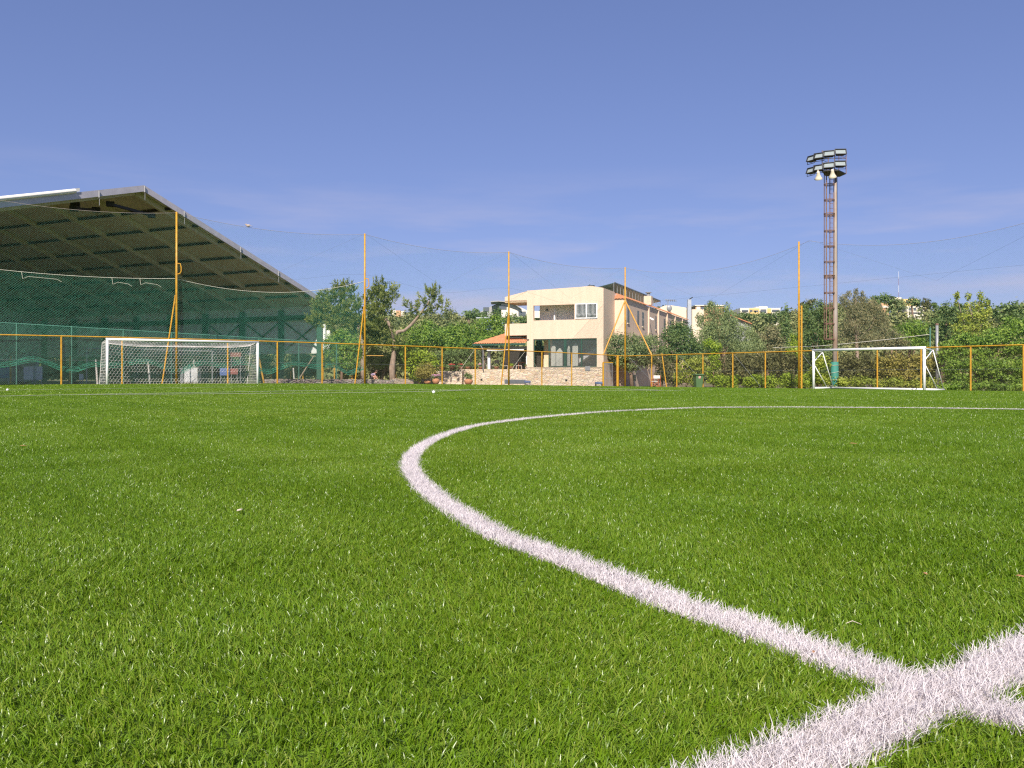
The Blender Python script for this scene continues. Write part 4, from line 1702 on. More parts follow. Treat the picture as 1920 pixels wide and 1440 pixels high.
# room behind
m = MB()
bx(m, XA + .2, XD - .26, 5.2, 5.35, ZT, ZW1 + .4)
bx(m, fx(1013, .5), fx(1029, .5), 1.4, 1.55, ZB0 + .0, ZW1 + .3)
bx(m, fx(1019, .3), fx(1029, .3), .32, 1.2, ZB0 + .0, ZB0 + .75)
m.build('room_wall', MT['inner'], bld, local=True)
m = MB()
bx(m, fx(1002, 1.), fx(1013, 1.), 1.45, 1.5, ZB0, ZW1 + .2)
m.build('inner_door', MT['dark'], bld, local=True)
m = MB()
bx(m, XA + .2, XD - .26, T + .01, 5.2, ZB0 - .2, ZB0 - .03)
m.build('room_floor', MT['paving'], bld, local=True)
# staircase inside
m = MB()
sx0, sx1 = fx(1068, 1.5), fx(1119, 1.5)
for k in range(9):
    x = sx0 + (sx1 - sx0) * k / 9
    z = ZB0 + .15 + k * .17
    m.prism([(x, 1.5, z - .25), (x + (sx1 - sx0) / 9, 1.5, z - .1), (x + (sx1 - sx0) / 9, 1.5, z + .17), (x, 1.5, z + .17)], (0, .9, 0))
st = m.build('staircase', MT['white'], bld, local=True)
m = MB()
for dz_ in (.45, .7, .95):
    m.bar((sx0 + .3, 1.48, ZB0 + .3 + dz_), (sx1, 1.48, ZB0 + 1.75 + dz_), .05)
for k in range(5):
    x = sx0 + .4 + (sx1 - sx0 - .5) * k / 4
    m.bar((x, 1.48, ZB0 + .4 + 1.4 * k / 4), (x, 1.48, ZB0 + 1.35 + 1.4 * k / 4), .03)
m.build('handrail', MT['wood'], st, local=True)
for a_, b_, top in ((1034, 1041, 645), (1043, 1054, 652), (1064.5, 1068, 647), (1074, 1083, 642)):  # curtain-like white shapes, also standing in for reflections in the glass
    m = MB()
    xa, xb = fx(a_, .6), fx(b_, .6)
    n_ = 9
    for k in range(n_):
        x = xa + (xb - xa) * k / (n_ - 1)
        z1 = fzz((a_ + b_) / 2, top, .6) - abs(k - n_ / 2) * .07
        bx(m, x - .03, x + .03, .6 + .03 * (k % 2), .64 + .03 * (k % 2), ZB0 + .15, z1)
    m.build('curtain_shape', MT['canvas'], bld, local=True)
# stone base
m = MB()
bx(m, XA - .1, XD - .08, -.08, T - .02, -.3, ZB0 - .0)
bx(m, fx(866), XA - .1, -.08, .32, -.3, ZT)
m.build('stone_base', MT['stone'], bld, local=True)
m = MB()
bx(m, XA - .12, XD - .06, -.1, .1, ZB0 + .001, ZB0 + .05)
m.build('sill', MT['paving'], bld, local=True)
m = MB()
lx0, lx1 = fx(946.5), fx(987)
bx(m, lx0, lx1, -.095, -.083, fzz(965, 719.5), fzz(965, 711.5))
lwn = m.build('low_window', MT['grey'], bld, local=True)
m = MB()
bx(m, lx0 + .06, lx1 - .06, -.105, -.097, fzz(965, 719), fzz(965, 712.5))
m.build('pane', MT['farglass'], lwn, local=True)
for px, py in ((903.5, 712), (1062.5, 713)):
    m = MB()
    bx(m, fx(px) - .09, fx(px) + .09, -.1, -.083, fzz(px, py) - .08, fzz(px, py) + .08)
    m.build('vent', MT['darksteel'], bld, local=True)
m = MB()
bx(m, fx(1098), fx(1107.5), -.13, -.101, fzz(1102, 695), fzz(1102, 686.5))
m.build('meter_box', MT['grey'], bld, local=True)
m = MB()
m.tube([(fx(994.5), -.03, ZB0), (fx(994.5), -.03, fzz(994, 560))], .018, 5)
m.build('downpipe', MT['creamfar'], bld, local=True)
m = MB()
m.tube([(fx(992), -.02, fzz(992, 637)), (fx(978), -.5, fzz(978, 633.5)), (fx(964), -.9, fzz(964, 634))], .035, 5)
m.build('awning_arm', MT['darksteel'], bld, local=True)
# rear wing
WX = .98
WY1 = DB + 29
ZE2 = fzz(1173, 557.5, DB) - .12
m = MB()
bx(m, -3, WX, DB, DB + .25, 0, ZE2)
bx(m, WX - .25, WX - .001, DB + .252, WY1, 0, ZE2)
bx(m, -6, WX - .26, WY1 - .2, WY1, 0, ZE2)
m.build('wing_wall', MT['cream'], bld, local=True)
for k in range(5):
    y = DB + 8.3 + k * 4.25
    bx(MB(), WX + .001, WX + .13, y, y + .3, 1.6, ZE2 - .1).build('pilaster', MT['cream'], bld, local=True)
for y in (DB + .4, DB + 4.0, DB + 5.9, DB + 11.5, DB + 15.5, DB + 18.6, DB + 22.6):
    m = MB()
    bx(m, WX - .0, WX + .02, y, y + .7, 5.45, 6.75)
    wn = m.build('window', MT['farglass'], bld, local=True)
    m = MB()
    bx(m, WX + .002, WX + .07, y - .05, y + .75, 5.37, 5.447)
    m.build('sill', MT['creamfar'], wn, local=True)
m = MB()
bx(m, WX + .001, WX + 1.1, DB + .8, DB + 5.5, 3.55, 3.72)
m.build('door_canopy', MT['creamfar'], bld, local=True)
m = MB()
bx(m, WX + .002, WX + .022, DB + 2.3, DB + 3.5, .55, 1.05)
m.build('basement_window', MT['farglass'], bld, local=True)
m = MB()
m.box((WX + .3, DB + 8.6, 6.3), (.42, .14, .14), 0, .5)
m.build('security_camera', MT['white'], bld, local=True)
# tiled roof of the wing, hipped at the front
m = MB()
ey = .12
A0, A1_ = (-7, DB - ey, ZE2 + .05), (WX + ey, DB - ey, ZE2 + .05)
RZ = ZE2 + .75


def slope(m, p0, p1, q0, q1, nrows, ncols, lift=.05):
    """a tiled slope: p0-p1 eave, q0-q1 top; rows of half-round tiles"""
    p0, p1, q0, q1 = map(np.array, (p0, p1, q0, q1))
    nn = np.cross(p1 - p0, q0 - p0)
    nn = nn / np.linalg.norm(nn)
    if nn[2] < 0:
        nn = -nn
    G = np.zeros((ncols * 4 + 1, nrows * 2 + 1, 3))
    for i in range(ncols * 4 + 1):
        t = i / (ncols * 4)
        for j in range(nrows * 2 + 1):
            s = j / (nrows * 2)
            a_ = p0 + (p1 - p0) * t
            b_ = q0 + (q1 - q0) * t
            G[i, j] = a_ + (b_ - a_) * s + nn * (lift * abs(math.sin(PI * i / 4)) + (.02 if j % 2 else 0.))
    g = grid_mesh(G)
    m.add(g.v, g.f)
    # a lip at the eave
    return m


slope(m, (-6, DB - ey, ZE2 + .0), (WX + ey, DB - ey, ZE2 + .0), (-6, DB + 2.4, RZ), (WX - 1.6, DB + 2.4, RZ), 8, 26)
slope(m, (WX + ey, DB - ey, ZE2 + .0), (WX + ey, WY1 + .2, ZE2 + .0), (WX - 1.6, DB + 2.4, RZ), (WX - 1.6, WY1 + .2, RZ), 8, 120)
rf = m.build('tiled_roof', MT['tile'], bld, local=True)
m = MB()
cx_ = WX - .45
cy_ = DB + 10.5
bx(m, cx_ - .35, cx_ + .35, cy_ - .35, cy_ + .35, ZE2 + .3, ZE2 + 1.15)
ch = m.build('chimney', MT['cream'], rf, local=True)
MB().lathe((cx_, cy_, ZE2 + 1.15), [(.17, 0), (.17, .3), (.3, .32), (.3, .38), (.1, .4)], 10).build('cowl', MT['grey'], rf, local=True)
# solar rack over the wing
pr = bld
m = MB()
ys0, ys1 = DB + .9, DB + 20.
zt = ZE2 + 1.45
m.prism([(-5.4, ys0, ZE2 + .35), (WX - 1.25, ys0, zt), (WX - 1.25, ys1, zt), (-5.4, ys1, ZE2 + .35)], (0, 0, .06))
sp = m.build('solar_panels', MT['solar'], bld, local=True)
m = MB()
n_ = 18
for k in range(n_):
    y = ys0 + (ys1 - ys0) * k / (n_ - 1)
    m.bar((WX - 1.3, y, ZE2 + .5), (WX - 1.3, y, zt), .035)
m.bar((WX - 1.27, ys0, zt + .09), (WX - 1.27, ys1, zt + .09), .06)
m.build('rack', MT['grey'], bld, local=True)

# terrace wall to the left of the base
w0, w1 = wpt(822, 0, 73.0) * np.array([1, 1, 0]), wpt(866, 0, 72.8) * np.array([1, 1, 0])
m = MB()
dv = (w1 - w0)
bk = np.array([-dv[1], dv[0], 0])
bk /= np.linalg.norm(bk)
zt_ = EYE + (HY - 696.5) / F * 73
m.prism([(w0[0], w0[1], -.6), (w1[0], w1[1], -.6), (w1[0] + bk[0] * .5, w1[1] + bk[1] * .5, -.6), (w0[0] + bk[0] * .5, w0[1] + bk[1] * .5, -.6)], (0, 0, zt_ + .6))
m.build('terrace_wall', MT['stone'], label='pale stone terrace wall left of the clubhouse below the potted plants', cat='wall', loc=w0)
# rockery left of it
m = MB()
for px, py, r in ((790, 705, .55), (783, 714, .45), (775, 719, .3), (797, 717, .3), (800, 708, .4), (786, 722, .25)):
    c = wpt(px, py, 70.5)
    base = MB().ball(c, (r, r * .8, r * 1.2), 8, 6)
    m.add([tuple(np.array(v) + RNG.normal(0, r * .12, 3)) for v in base.v], base.f)
m.build('rockery', MT['stone'], label='pile of pale rocks behind the big potted shrub', cat='rocks', loc=ground_at(790, 70.5))

# terrace floor
tf = MB()
c0 = BO + BU * fx(815) + BW * .3
c1 = BO + BU * XA + BW * .3
c2, c3 = c1 + BW * 7, c0 + BW * 7
tf.prism([(c0[0], c0[1], BG + ZT - .35), (c1[0], c1[1], BG + ZT - .35), (c2[0], c2[1], BG + ZT - .35), (c3[0], c3[1], BG + ZT - .35)], (0, 0, .2))
tf.build('terrace', MT['paving'], kind='structure')
ZTW = BG + ZT

# tiled canopy over the terrace
cano = thing('terrace_canopy', 'open terrace pavilion with hipped terracotta tile roof beside the clubhouse', 'pavilion', (BO[0], BO[1], BG), brz)
ex0, ex1 = fx(889), fx(987.5)
ze = fzz(925, 644.5)
m = MB()
cyf, cyb = -.35, 5.2
zr = ze + 1.15
slope(m, (ex0, cyf, ze), (ex1, cyf, ze), (fx(944), 2.3, zr), (ex1, 2.3, zr), 8, 22)
slope(m, (ex0, cyb, ze), (ex0, cyf, ze), (fx(944), 2.4, zr), (fx(944), 2.3, zr), 8, 20)
m.build('roof', MT['tile'], cano, local=True)
m = MB()
bx(m, ex0, ex1, cyf - .02, cyf + .04, ze - .16, ze - .01)
bx(m, ex0 - .02, ex0 + .04, cyf + .042, cyb, ze - .16, ze - .01)
m.build('gutter', MT['darkgreen'], cano, local=True)
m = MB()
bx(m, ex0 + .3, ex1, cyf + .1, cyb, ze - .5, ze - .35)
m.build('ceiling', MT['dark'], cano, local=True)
m = MB()
bx(m, fx(915), fx(984), cyf + .1, cyf + .24, fzz(945, 657.5), fzz(945, 653.5))
m.build('beam', MT['white'], cano, local=True)
for px in (913, 985.5):
    m = MB()
    bx(m, fx(px) - .11, fx(px) + .11, .4, .6, ZT - .2, fzz(px, 656))
    m.build('post', MT['white'], cano, local=True)
m = MB()
m.tube([(fx(908), cyf + .1, ZT - .1), (fx(908), cyf + .1, ze - .5), (fx(904), cyf, ze - .1)], .045, 6)
m.build('downpipe', MT['grey'], cano, local=True)
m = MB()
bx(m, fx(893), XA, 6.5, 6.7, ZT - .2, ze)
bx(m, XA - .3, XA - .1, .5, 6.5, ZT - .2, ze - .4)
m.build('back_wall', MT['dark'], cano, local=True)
for px in (845, 863, 885):
    p = BO + BU * fx(px) + BW * 2.2
    t = thing('pergola_post', {845: 'dark pergola post above the red flowered pot', 863: 'dark pergola post midway along the terrace wall', 885: 'dark pergola post next to the tiled canopy'}[px], 'post', (p[0], p[1], ZTW - .15), group='pergola posts')
    MB().bar((p[0], p[1], ZTW - .16), (p[0], p[1], BG + fzz(px, 655, 2.2)), .16).build('shaft', MT['dark'], t)
    MB().box((p[0], p[1], ZTW - .1), (.26, .26, .1)).build('foot', MT['dark'], t)

# patio chairs and table
proto = None
for i, (px, yb_, rz_, lab) in enumerate(((905, 1.2, .3, 'beige patio chair just left of the white canopy post'), (917, 1.3, -.3, 'beige patio chair just right of the white canopy post'),
                                         (939, 1.1, .2, 'beige patio chair in the middle of the terrace'), (951, 1.2, -.2, 'beige patio chair right of the middle of the terrace'),
                                         (963, 1.2, .5, 'beige patio chair left of the patio table'), (979, 1.6, -.5, 'beige patio chair at the right end of the terrace'))):
    p = BO + BU * fx(px) + BW * yb_
    if proto is None:
        proto = thing('patio_chair', lab, 'chair', (0, 0, 0), 0, 'patio chairs')
        MB().box((0, 0, .44), (.5, .48, .05)).build('seat', MT['chairgrey'], proto, local=True, bevel=.01)
        m = MB()
        for k in range(6):
            m.box((-.2 + .08 * k, .23, .7), (.05, .03, .46))
        m.box((0, .235, .93), (.5, .045, .06))
        m.build('backrest', MT['chairgrey'], proto, local=True)
        for sx_ in (-.22, .22):
            for sy_ in (-.2, .22):
                MB().box((sx_, sy_, .21), (.045, .045, .42)).build('leg', MT['chairgrey'], proto, local=True)
            MB().box((sx_, .02, .66), (.05, .44, .035)).build('armrest', MT['chairgrey'], proto, local=True)
        t = proto
    else:
        t = copy_tree(proto)
        t['label'] = lab
    t.location = (p[0], p[1], ZTW - .15)
    t.rotation_euler = (0, 0, brz + rz_)
p = BO + BU * fx(971) + BW * 1.4
t = thing('patio_table', 'low wooden patio table between two patio chairs', 'table', (p[0], p[1], ZTW - .15), brz)
MB().box((0, 0, .72), (.8, .8, .05)).build('tabletop', MT['wood'], t, local=True)
for sx_ in (-.34, .34):
    for sy_ in (-.34, .34):
        MB().box((sx_, sy_, .35), (.06, .06, .7)).build('leg', MT['wood'], t, local=True)


# ------------------------------------------------------------------ foliage
def leaves(blobs, leaf, dens, rng, asp=.55, up=.25, tight=.42, droop=0.):
    """blobs: centre and radii rows -> leaf quads and tones"""
    VS, TS = [], []
    for (cx_, cy_, cz_, rx, ry, rz_) in blobs:
        area = 4 * PI * ((rx * ry) ** 1.6 / 3 + (rx * rz_) ** 1.6 / 3 + (ry * rz_) ** 1.6 / 3) ** (1 / 1.6)
        nleaf = int(dens * area / (leaf * leaf * asp) * 2.3) + 8
        nc = max(5, int(area / (max(rx, rz_) * .42) ** 2 * .8))
        per_ = max(4, nleaf // nc)
        d = rng.normal(size=(nc, 3))
        d /= np.linalg.norm(d, axis=1)[:, None]
        rad = rng.uniform(.35, 1.02, nc) ** .6
        c = d * rad[:, None] * np.array([rx, ry, rz_])
        ct = rng.normal(.5, .13, nc)
        cc = np.repeat(c, per_, 0) + rng.normal(0, 1, (nc * per_, 3)) * np.array([rx, ry, rz_]) * tight * .55
        nrm = np.repeat(d, per_, 0) * .95 + rng.normal(0, .6, (nc * per_, 3)) + np.array([0, 0, up])
        nrm /= np.linalg.norm(nrm, axis=1)[:, None]
        a_ = np.cross(nrm, rng.normal(size=nrm.shape))
        a_[:, 2] -= droop
        a_ /= np.linalg.norm(a_, axis=1)[:, None]
        b_ = np.cross(nrm, a_)
        s = leaf * rng.uniform(.55, 1.25, len(cc))
        p = cc + np.array([cx_, cy_, cz_])
        A_ = a_ * s[:, None] * .5
        B_ = b_ * (s * asp)[:, None] * .5
        VS.append(np.stack([p - A_, p - A_ * .1 - B_, p - A_ * .1 + B_, p + A_], axis=1))
        TS.append(np.clip(np.repeat(ct, per_) + rng.normal(0, .17, len(cc)), 0, 1))
    return np.concatenate(VS), np.concatenate(TS)


def tufts(blobs, rng, k=11., per=20, ln=.34, wd=.07, twig=.8):
    """pine sprays: twigs that turn upward, set round with needles"""
    VS, TS = [], []
    for (cx_, cy_, cz_, rx, ry, rz_) in blobs:
        area = 4 * PI * ((rx * ry) ** 1.6 / 3 + (rx * rz_) ** 1.6 / 3 + (ry * rz_) ** 1.6 / 3) ** (1 / 1.6)
        n = max(6, int(k * area))
        d = rng.normal(size=(n, 3))
        d /= np.linalg.norm(d, axis=1)[:, None]
        base = d * (rng.uniform(.2, .95, n) ** .6)[:, None] * np.array([rx, ry, rz_]) + np.array([cx_, cy_, cz_ - .15])
        dr = d * .55 + np.array([0, 0, .75]) + rng.normal(0, .3, (n, 3))
        dr /= np.linalg.norm(dr, axis=1)[:, None]
        tl = twig * rng.uniform(.45, 1.1, n)
        tn = np.clip(rng.normal(.5, .16, n), 0, 1)
        D = np.repeat(dr, per, 0)
        s_ = rng.uniform(.1, 1, n * per)
        p = np.repeat(base, per, 0) + D * (np.repeat(tl, per) * s_)[:, None]
        nd = D + rng.normal(0, .55, D.shape)
        nd /= np.linalg.norm(nd, axis=1)[:, None]
        sd = np.cross(nd, rng.normal(size=nd.shape))
        sd /= np.linalg.norm(sd, axis=1)[:, None]
        l_ = (ln * rng.uniform(.6, 1.2, n * per) * (1.1 - .35 * s_))[:, None]
        w_ = wd * .5
        VS.append(np.stack([p, p + nd * l_ * .45 - sd * w_, p + nd * l_ * .45 + sd * w_, p + nd * l_], axis=1))
        TS.append(np.clip(np.repeat(tn, per) + .25 * (s_ - .5) + rng.normal(0, .12, n * per), 0, 1))
    return np.concatenate(VS), np.concatenate(TS)


def px_blobs(bl, Z, rng, depth=1., spread=.5):
    out = []
    for b_ in bl:
        px, py, rx, ry = b_[:4]
        r = rx / F * Z
        zz = Z + (b_[4] if len(b_) > 4 else rng.uniform(-spread, spread) * r)
        c = wpt(px, py, zz)
        out.append((c[0], c[1], c[2], r, r * depth, ry / F * Z))
    return out


def tree(name, lab, cat, Z, base_px, bl, kind, leaf=.16, dens=1.1, trunk=None, tr=.14, asp=.55, up=.25, bark='bark', group=None, limbs=True, droop=0., tight=.42, depth=1., spray=False):
    rng = np.random.default_rng(abs(hash((base_px, Z, len(bl)))) % 100000 + 5)
    g_ = ground_at(base_px, Z)
    t = thing(name, lab, cat, g_, group=group)
    B = px_blobs(bl, Z, rng, depth)
    V, T = tufts(B, rng) if spray else leaves(B, leaf, dens, rng, asp, up, tight, droop)
    V[..., 2] = np.maximum(V[..., 2], g_[2] + .02)
    quad_mesh('crown', V, LEAF[kind], T, parent=t)
    m = MB()
    if trunk:
        pts = [g_ + (0, 0, -.2)] + [wpt(px, py, Z) for px, py in trunk]
    else:
        top = min(B, key=lambda q: -q[2])
        mean = np.mean([q[:3] for q in B], axis=0)
        pts = [g_ + (0, 0, -.2), g_ * .6 + mean * .4, mean]
    n_ = len(pts)
    m.tube(pts, [tr * (1 - .62 * i / (n_ - 1)) for i in range(n_)], 8)
    if limbs:
        for q in B[:7]:
            j = max(1, n_ // 2)
            s = pts[j]
            e_ = np.array(q[:3])
            mid = (s + e_) / 2 + rng.normal(0, .12, 3)
            m.tube([s, mid, e_], [tr * .3, tr * .2, tr * .06], 5)
    m.build('trunk', MT[bark], t, smooth=True)
    return t


TB = 'trees and shrubs around the pitch'
tree('pine_tree', 'bushy upright pine beside the end of the hall roof', 'tree', 66, 681,
     [(604, 572, 12, 12), (620, 560, 10, 14), (634, 552, 8, 14), (650, 552, 9, 16), (598, 596, 12, 10), (618, 585, 14, 14), (640, 580, 14, 16), (660, 575, 11, 16), (630, 604, 16, 10), (655, 602, 14, 12), (672, 570, 6, 14), (590, 584, 7, 9), (646, 538, 3, 9), (658, 545, 3, 9), (608, 556, 4, 8), (676, 600, 8, 16), (588, 606, 7, 6), (628, 545, 3, 7), (668, 620, 12, 12)],
     'pine', trunk=[(681, 690), (680, 660), (676, 625), (668, 600)], tr=.24, bark='barkpale', limbs=False, spray=True)
tp = tree('pine_tree', 'leaning pine with a bare forked trunk and one long side limb', 'tree', 67, 737,
          [(698, 560, 9, 14), (710, 548, 9, 12), (722, 552, 6, 9), (716, 566, 12, 10), (694, 580, 10, 14), (706, 590, 13, 13), (722, 580, 8, 8), (734, 566, 5, 7), (740, 558, 4, 6), (690, 604, 10, 14), (708, 614, 14, 12), (694, 628, 12, 12), (714, 636, 14, 12), (727, 540, 3, 7), (704, 536, 3, 7), (714, 534, 3, 7), (734, 545, 3, 6), (730, 622, 8, 8), (748, 640, 10, 9), (736, 652, 10, 8), (695, 645, 10, 10),
           (764, 576, 4, 4), (772, 578, 5, 3), (784, 575, 5, 4), (792, 568, 5, 5), (800, 572, 6, 5), (806, 556, 5, 5), (812, 562, 5, 4), (818, 546, 4, 4), (821, 552, 3, 4), (803, 548, 3, 3), (826, 566, 4, 5), (832, 574, 5, 4), (818, 580, 7, 3), (806, 584, 6, 3), (794, 588, 5, 4), (782, 596, 5, 4)],
          'pine', trunk=[(735, 690), (739, 660), (738, 632)], tr=.3, bark='barkpale', limbs=False, spray=True)
m = MB()
for path, r in (([(738, 635), (732, 612), (722, 596), (712, 585), (703, 570)], (.2, .16, .13, .09, .04)), ([(738, 632), (746, 622), (758, 620), (770, 610), (780, 598), (788, 588), (802, 570), (808, 555)], (.19, .15, .13, .12, .1, .08, .05, .03)),
                ([(788, 588), (808, 580), (824, 572)], (.07, .045, .02)), ([(786, 590), (780, 578), (770, 574)], (.06, .04, .02)), ([(722, 596), (718, 570), (724, 550)], (.09, .06, .02))):
    m.tube([wpt(px, py, 67) for px, py in path], list(r), 7)
m.build('branch', MT['barkpale'], tp, smooth=True)

tree('mulberry_tree', 'bright green leafy tree spreading below the upright pine', 'tree', 61.5, 640, [(622, 640, 16, 13), (642, 628, 14, 12), (660, 642, 15, 16), (618, 660, 14, 12), (640, 656, 18, 14), (664, 668, 14, 12), (630, 676, 16, 9), (652, 684, 14, 9), (612, 680, 8, 9), (672, 654, 10, 12)], 'bright', .17, 1.2, [(641, 695), (641, 670)], .13, group=TB)
tree('mulberry_tree', 'bright green tree filling the gap behind the leaning pine trunk', 'tree', 70.5, 712, [(702, 662, 16, 12), (722, 670, 16, 10), (756, 650, 16, 14), (708, 680, 16, 10), (750, 668, 16, 12), (690, 676, 12, 12), (758, 680, 12, 12), (728, 684, 14, 9), (772, 640, 14, 12)], 'bright', .18, 1.2, None, .14, group=TB)
tree('mulberry_tree', 'tall bright tree right of the leaning pine limb', 'tree', 80, 800, [(770, 628, 20, 18), (795, 640, 22, 20), (776, 655, 22, 18), (812, 628, 18, 16), (800, 612, 14, 12)], 'bright', .22, 1.2, None, .18, group=TB)
tree('mulberry_tree', 'rounded green tree midway between pine limb and clubhouse', 'tree', 82, 845, [(838, 628, 22, 18), (860, 620, 20, 16), (845, 650, 26, 18), (826, 644, 18, 16), (868, 642, 20, 16)], 'bright', .22, 1.2, None, .18, group=TB)
tree('mulberry_tree', 'green tree touching the left balcony of the clubhouse', 'tree', 84, 905, [(892, 622, 20, 18), (915, 612, 20, 18), (935, 608, 16, 18), (905, 640, 24, 16), (935, 632, 18, 16), (880, 640, 18, 14)], 'bright', .22, 1.2, None, .18, group=TB)
tree('mulberry_tree', 'dark shady tree overhanging the terrace pergola', 'tree', 76, 850, [(830, 672, 22, 14), (858, 668, 24, 12), (882, 665, 20, 12), (840, 688, 18, 8), (868, 684, 18, 8)], 'dark', .18, 1.2, None, .16, group=TB)
tree('fig_tree', 'lime green layered tree left of the terrace behind the potted shrub', 'tree', 69, 785, [(775, 672, 16, 12), (795, 668, 18, 12), (784, 688, 20, 11), (808, 680, 13, 12), (768, 690, 10, 10), (800, 698, 16, 8), (780, 705, 12, 8)], 'lime', .2, 1.2, None, .12, up=.9, group=TB)
tree('conifer_shrub', 'dark drooping conifer between the two pine trunks', 'shrub', 72, 712, [(712, 686, 16, 9), (725, 695, 15, 7), (708, 700, 14, 6)], 'dry', .2, 1.2, None, .1, group=TB)
tree('bush', 'dark bush at the hall end beside the goal', 'bush', 74, 490, [(492, 675, 14, 13), (500, 690, 16, 14), (484, 700, 12, 14), (515, 705, 18, 14)], 'dark', .2, 1.2, None, .08, group=TB)
tree('bush', 'dark bush under the end wall of the hall', 'bush', 76, 570, [(560, 672, 16, 12), (582, 675, 16, 14), (570, 695, 22, 14), (545, 700, 14, 14), (592, 695, 12, 14)], 'dark', .2, 1.2, None, .08, group=TB)
for i, (px, w_, lab) in enumerate(((-60, 60, 'dark hedge tree beyond the left end of the hall'), (40, 50, 'dark hedge tree behind the notice boards'), (130, 50, 'dark hedge tree behind the yellow fence post in the hall'), (225, 55, 'dark hedge tree behind the left half of the goal'), (320, 55, 'dark hedge tree behind the middle of the goal'), (415, 50, 'dark hedge tree behind the right half of the goal'))):
    tree('hedge_tree', lab, 'hedge', 92 - i * 2, px, [(px - 25, 665, w_ * .55, 22), (px + 20, 668, w_ * .55, 20), (px, 695, w_ * .7, 16), (px - 30, 700, w_ * .5, 14), (px + 30, 700, w_ * .5, 14)], 'dark', .28, 1.25, None, .12, group='dark hedge beyond the hall')

# right-hand side
tree('olive_tree', 'grey green olive tree against the side of the clubhouse', 'tree', 70, 1185, [(1160, 638, 17, 13), (1182, 640, 18, 14), (1152, 655, 14, 14), (1176, 660, 22, 16), (1205, 648, 18, 16), (1222, 640, 14, 14), (1200, 668, 22, 14), (1160, 676, 18, 12), (1182, 688, 15, 10), (1216, 672, 16, 16)], 'olive', .15, 1.15, [(1183, 700), (1182, 680)], .2, group=TB)
tree('olive_tree', 'full dark green tree in front of the clubhouse wing', 'tree', 69, 1265, [(1268, 616, 20, 14), (1284, 624, 17, 16), (1258, 632, 18, 16), (1280, 645, 24, 16), (1250, 655, 18, 16), (1300, 650, 18, 18), (1270, 668, 26, 14), (1302, 672, 18, 14)], 'dark', .15, 1.15, None, .2, group=TB)
tree('pepper_tree', 'tall feathery drooping tree right of the clubhouse', 'tree', 71, 1360, [(1334, 580, 13, 13), (1352, 590, 16, 16), (1330, 602, 18, 18), (1368, 600, 16, 18), (1350, 620, 24, 18), (1322, 628, 15, 16), (1380, 622, 20, 20), (1405, 632, 16, 20), (1362, 645, 26, 16), (1330, 650, 18, 16), (1395, 655, 22, 16), (1364, 577, 5, 9), (1332, 570, 5, 6), (1420, 648, 14, 14), (1312, 600, 8, 12)], 'olive', .2, .95, None, .24, asp=.3, up=-.2, droop=.9, group=TB)
tree('climbing_plant', 'lime green climbing plant right of the green bin', 'plant', 62, 1338, [(1328, 645, 11, 9), (1342, 652, 12, 10), (1336, 668, 11, 11), (1342, 684, 10, 10), (1333, 698, 10, 9), (1340, 712, 11, 9)], 'lime', .16, 1.2, None, .06, group=TB)
tree('shrub', 'dark shrub behind the wooden chair at the fence', 'shrub', 66, 1240, [(1232, 676, 18, 12), (1252, 690, 16, 14), (1262, 710, 16, 12), (1240, 700, 12, 14)], 'dry', .16, 1.2, None, .1, group=TB)
tree('shrub', 'mid green shrub left of the green bin', 'shrub', 65, 1285, [(1284, 690, 17, 14), (1302, 682, 15, 12), (1276, 708, 14, 12), (1300, 708, 16, 14), (1314, 694, 12, 12)], 'yellow', .15, 1.2, None, .08, group=TB)
tree('shrub', 'dark shrub under the pepper tree', 'shrub', 64, 1372, [(1368, 680, 18, 16), (1392, 672, 20, 14), (1380, 698, 16, 12), (1412, 690, 18, 18), (1360, 705, 14, 14), (1400, 710, 18, 12)], 'dry', .17, 1.15, None, .1, droop=.5, group=TB)
tree('shrub', 'brown green shrub left of the net pole on the tree side', 'shrub', 62, 1445, [(1438, 680, 18, 16), (1458, 690, 18, 16), (1475, 675, 16, 16), (1490, 690, 16, 16), (1450, 668, 18, 12), (1470, 705, 18, 12)], 'dry', .17, 1.15, None, .1, group=TB)
for i, (px, w_, Z, lab) in enumerate(((1352, 12, 61.2, 'low bright hedge plant just right of the lime climber'), (1372, 12, 60.6, 'low bright hedge plant beneath the dark gap'), (1412, 17, 59.5, 'wide low bright hedge plant left of the double yellow post'), (1440, 15, 58.7, 'low bright hedge plant by the last post before the tall pole'), (1476, 15, 57.7, 'tall low hedge plant beside the tall net pole'), (1508, 15, 56.9, 'low bright hedge plant between tall pole and portable goal'))):
    tree('hedge_plant', lab, 'hedge', Z, px, [(px - w_ * .5, 716, w_ * .7, 10), (px + w_ * .5, 714, w_ * .7, 11), (px, 722, w_, 8), (px, 706 if i > 3 else 711, w_ * .6, 7)], 'lime', .13, 1.2, None, .05, group='low hedge along the fence', limbs=False)
tree('cypress_tree', 'slim dark cypress left of the tall pole against the hill', 'tree', 95, 1472, [(1472, 585, 6, 14), (1472, 605, 9, 16), (1472, 628, 11, 16), (1472, 650, 12, 16)], 'dark', .24, 1.1, None, .14, group=TB)
tree('cypress_tree', 'pale green cypress just left of the tall net pole', 'tree', 80, 1488, [(1488, 632, 6, 9), (1488, 645, 9, 10), (1488, 660, 11, 12)], 'lime', .18, 1.1, None, .12, group=TB)
tree('oak_tree', 'brown green tree between pepper tree and cypress', 'tree', 84, 1440, [(1425, 640, 18, 18), (1446, 628, 16, 18), (1455, 650, 18, 18), (1430, 665, 20, 14)], 'euc', .2, 1.1, None, .18, group=TB)
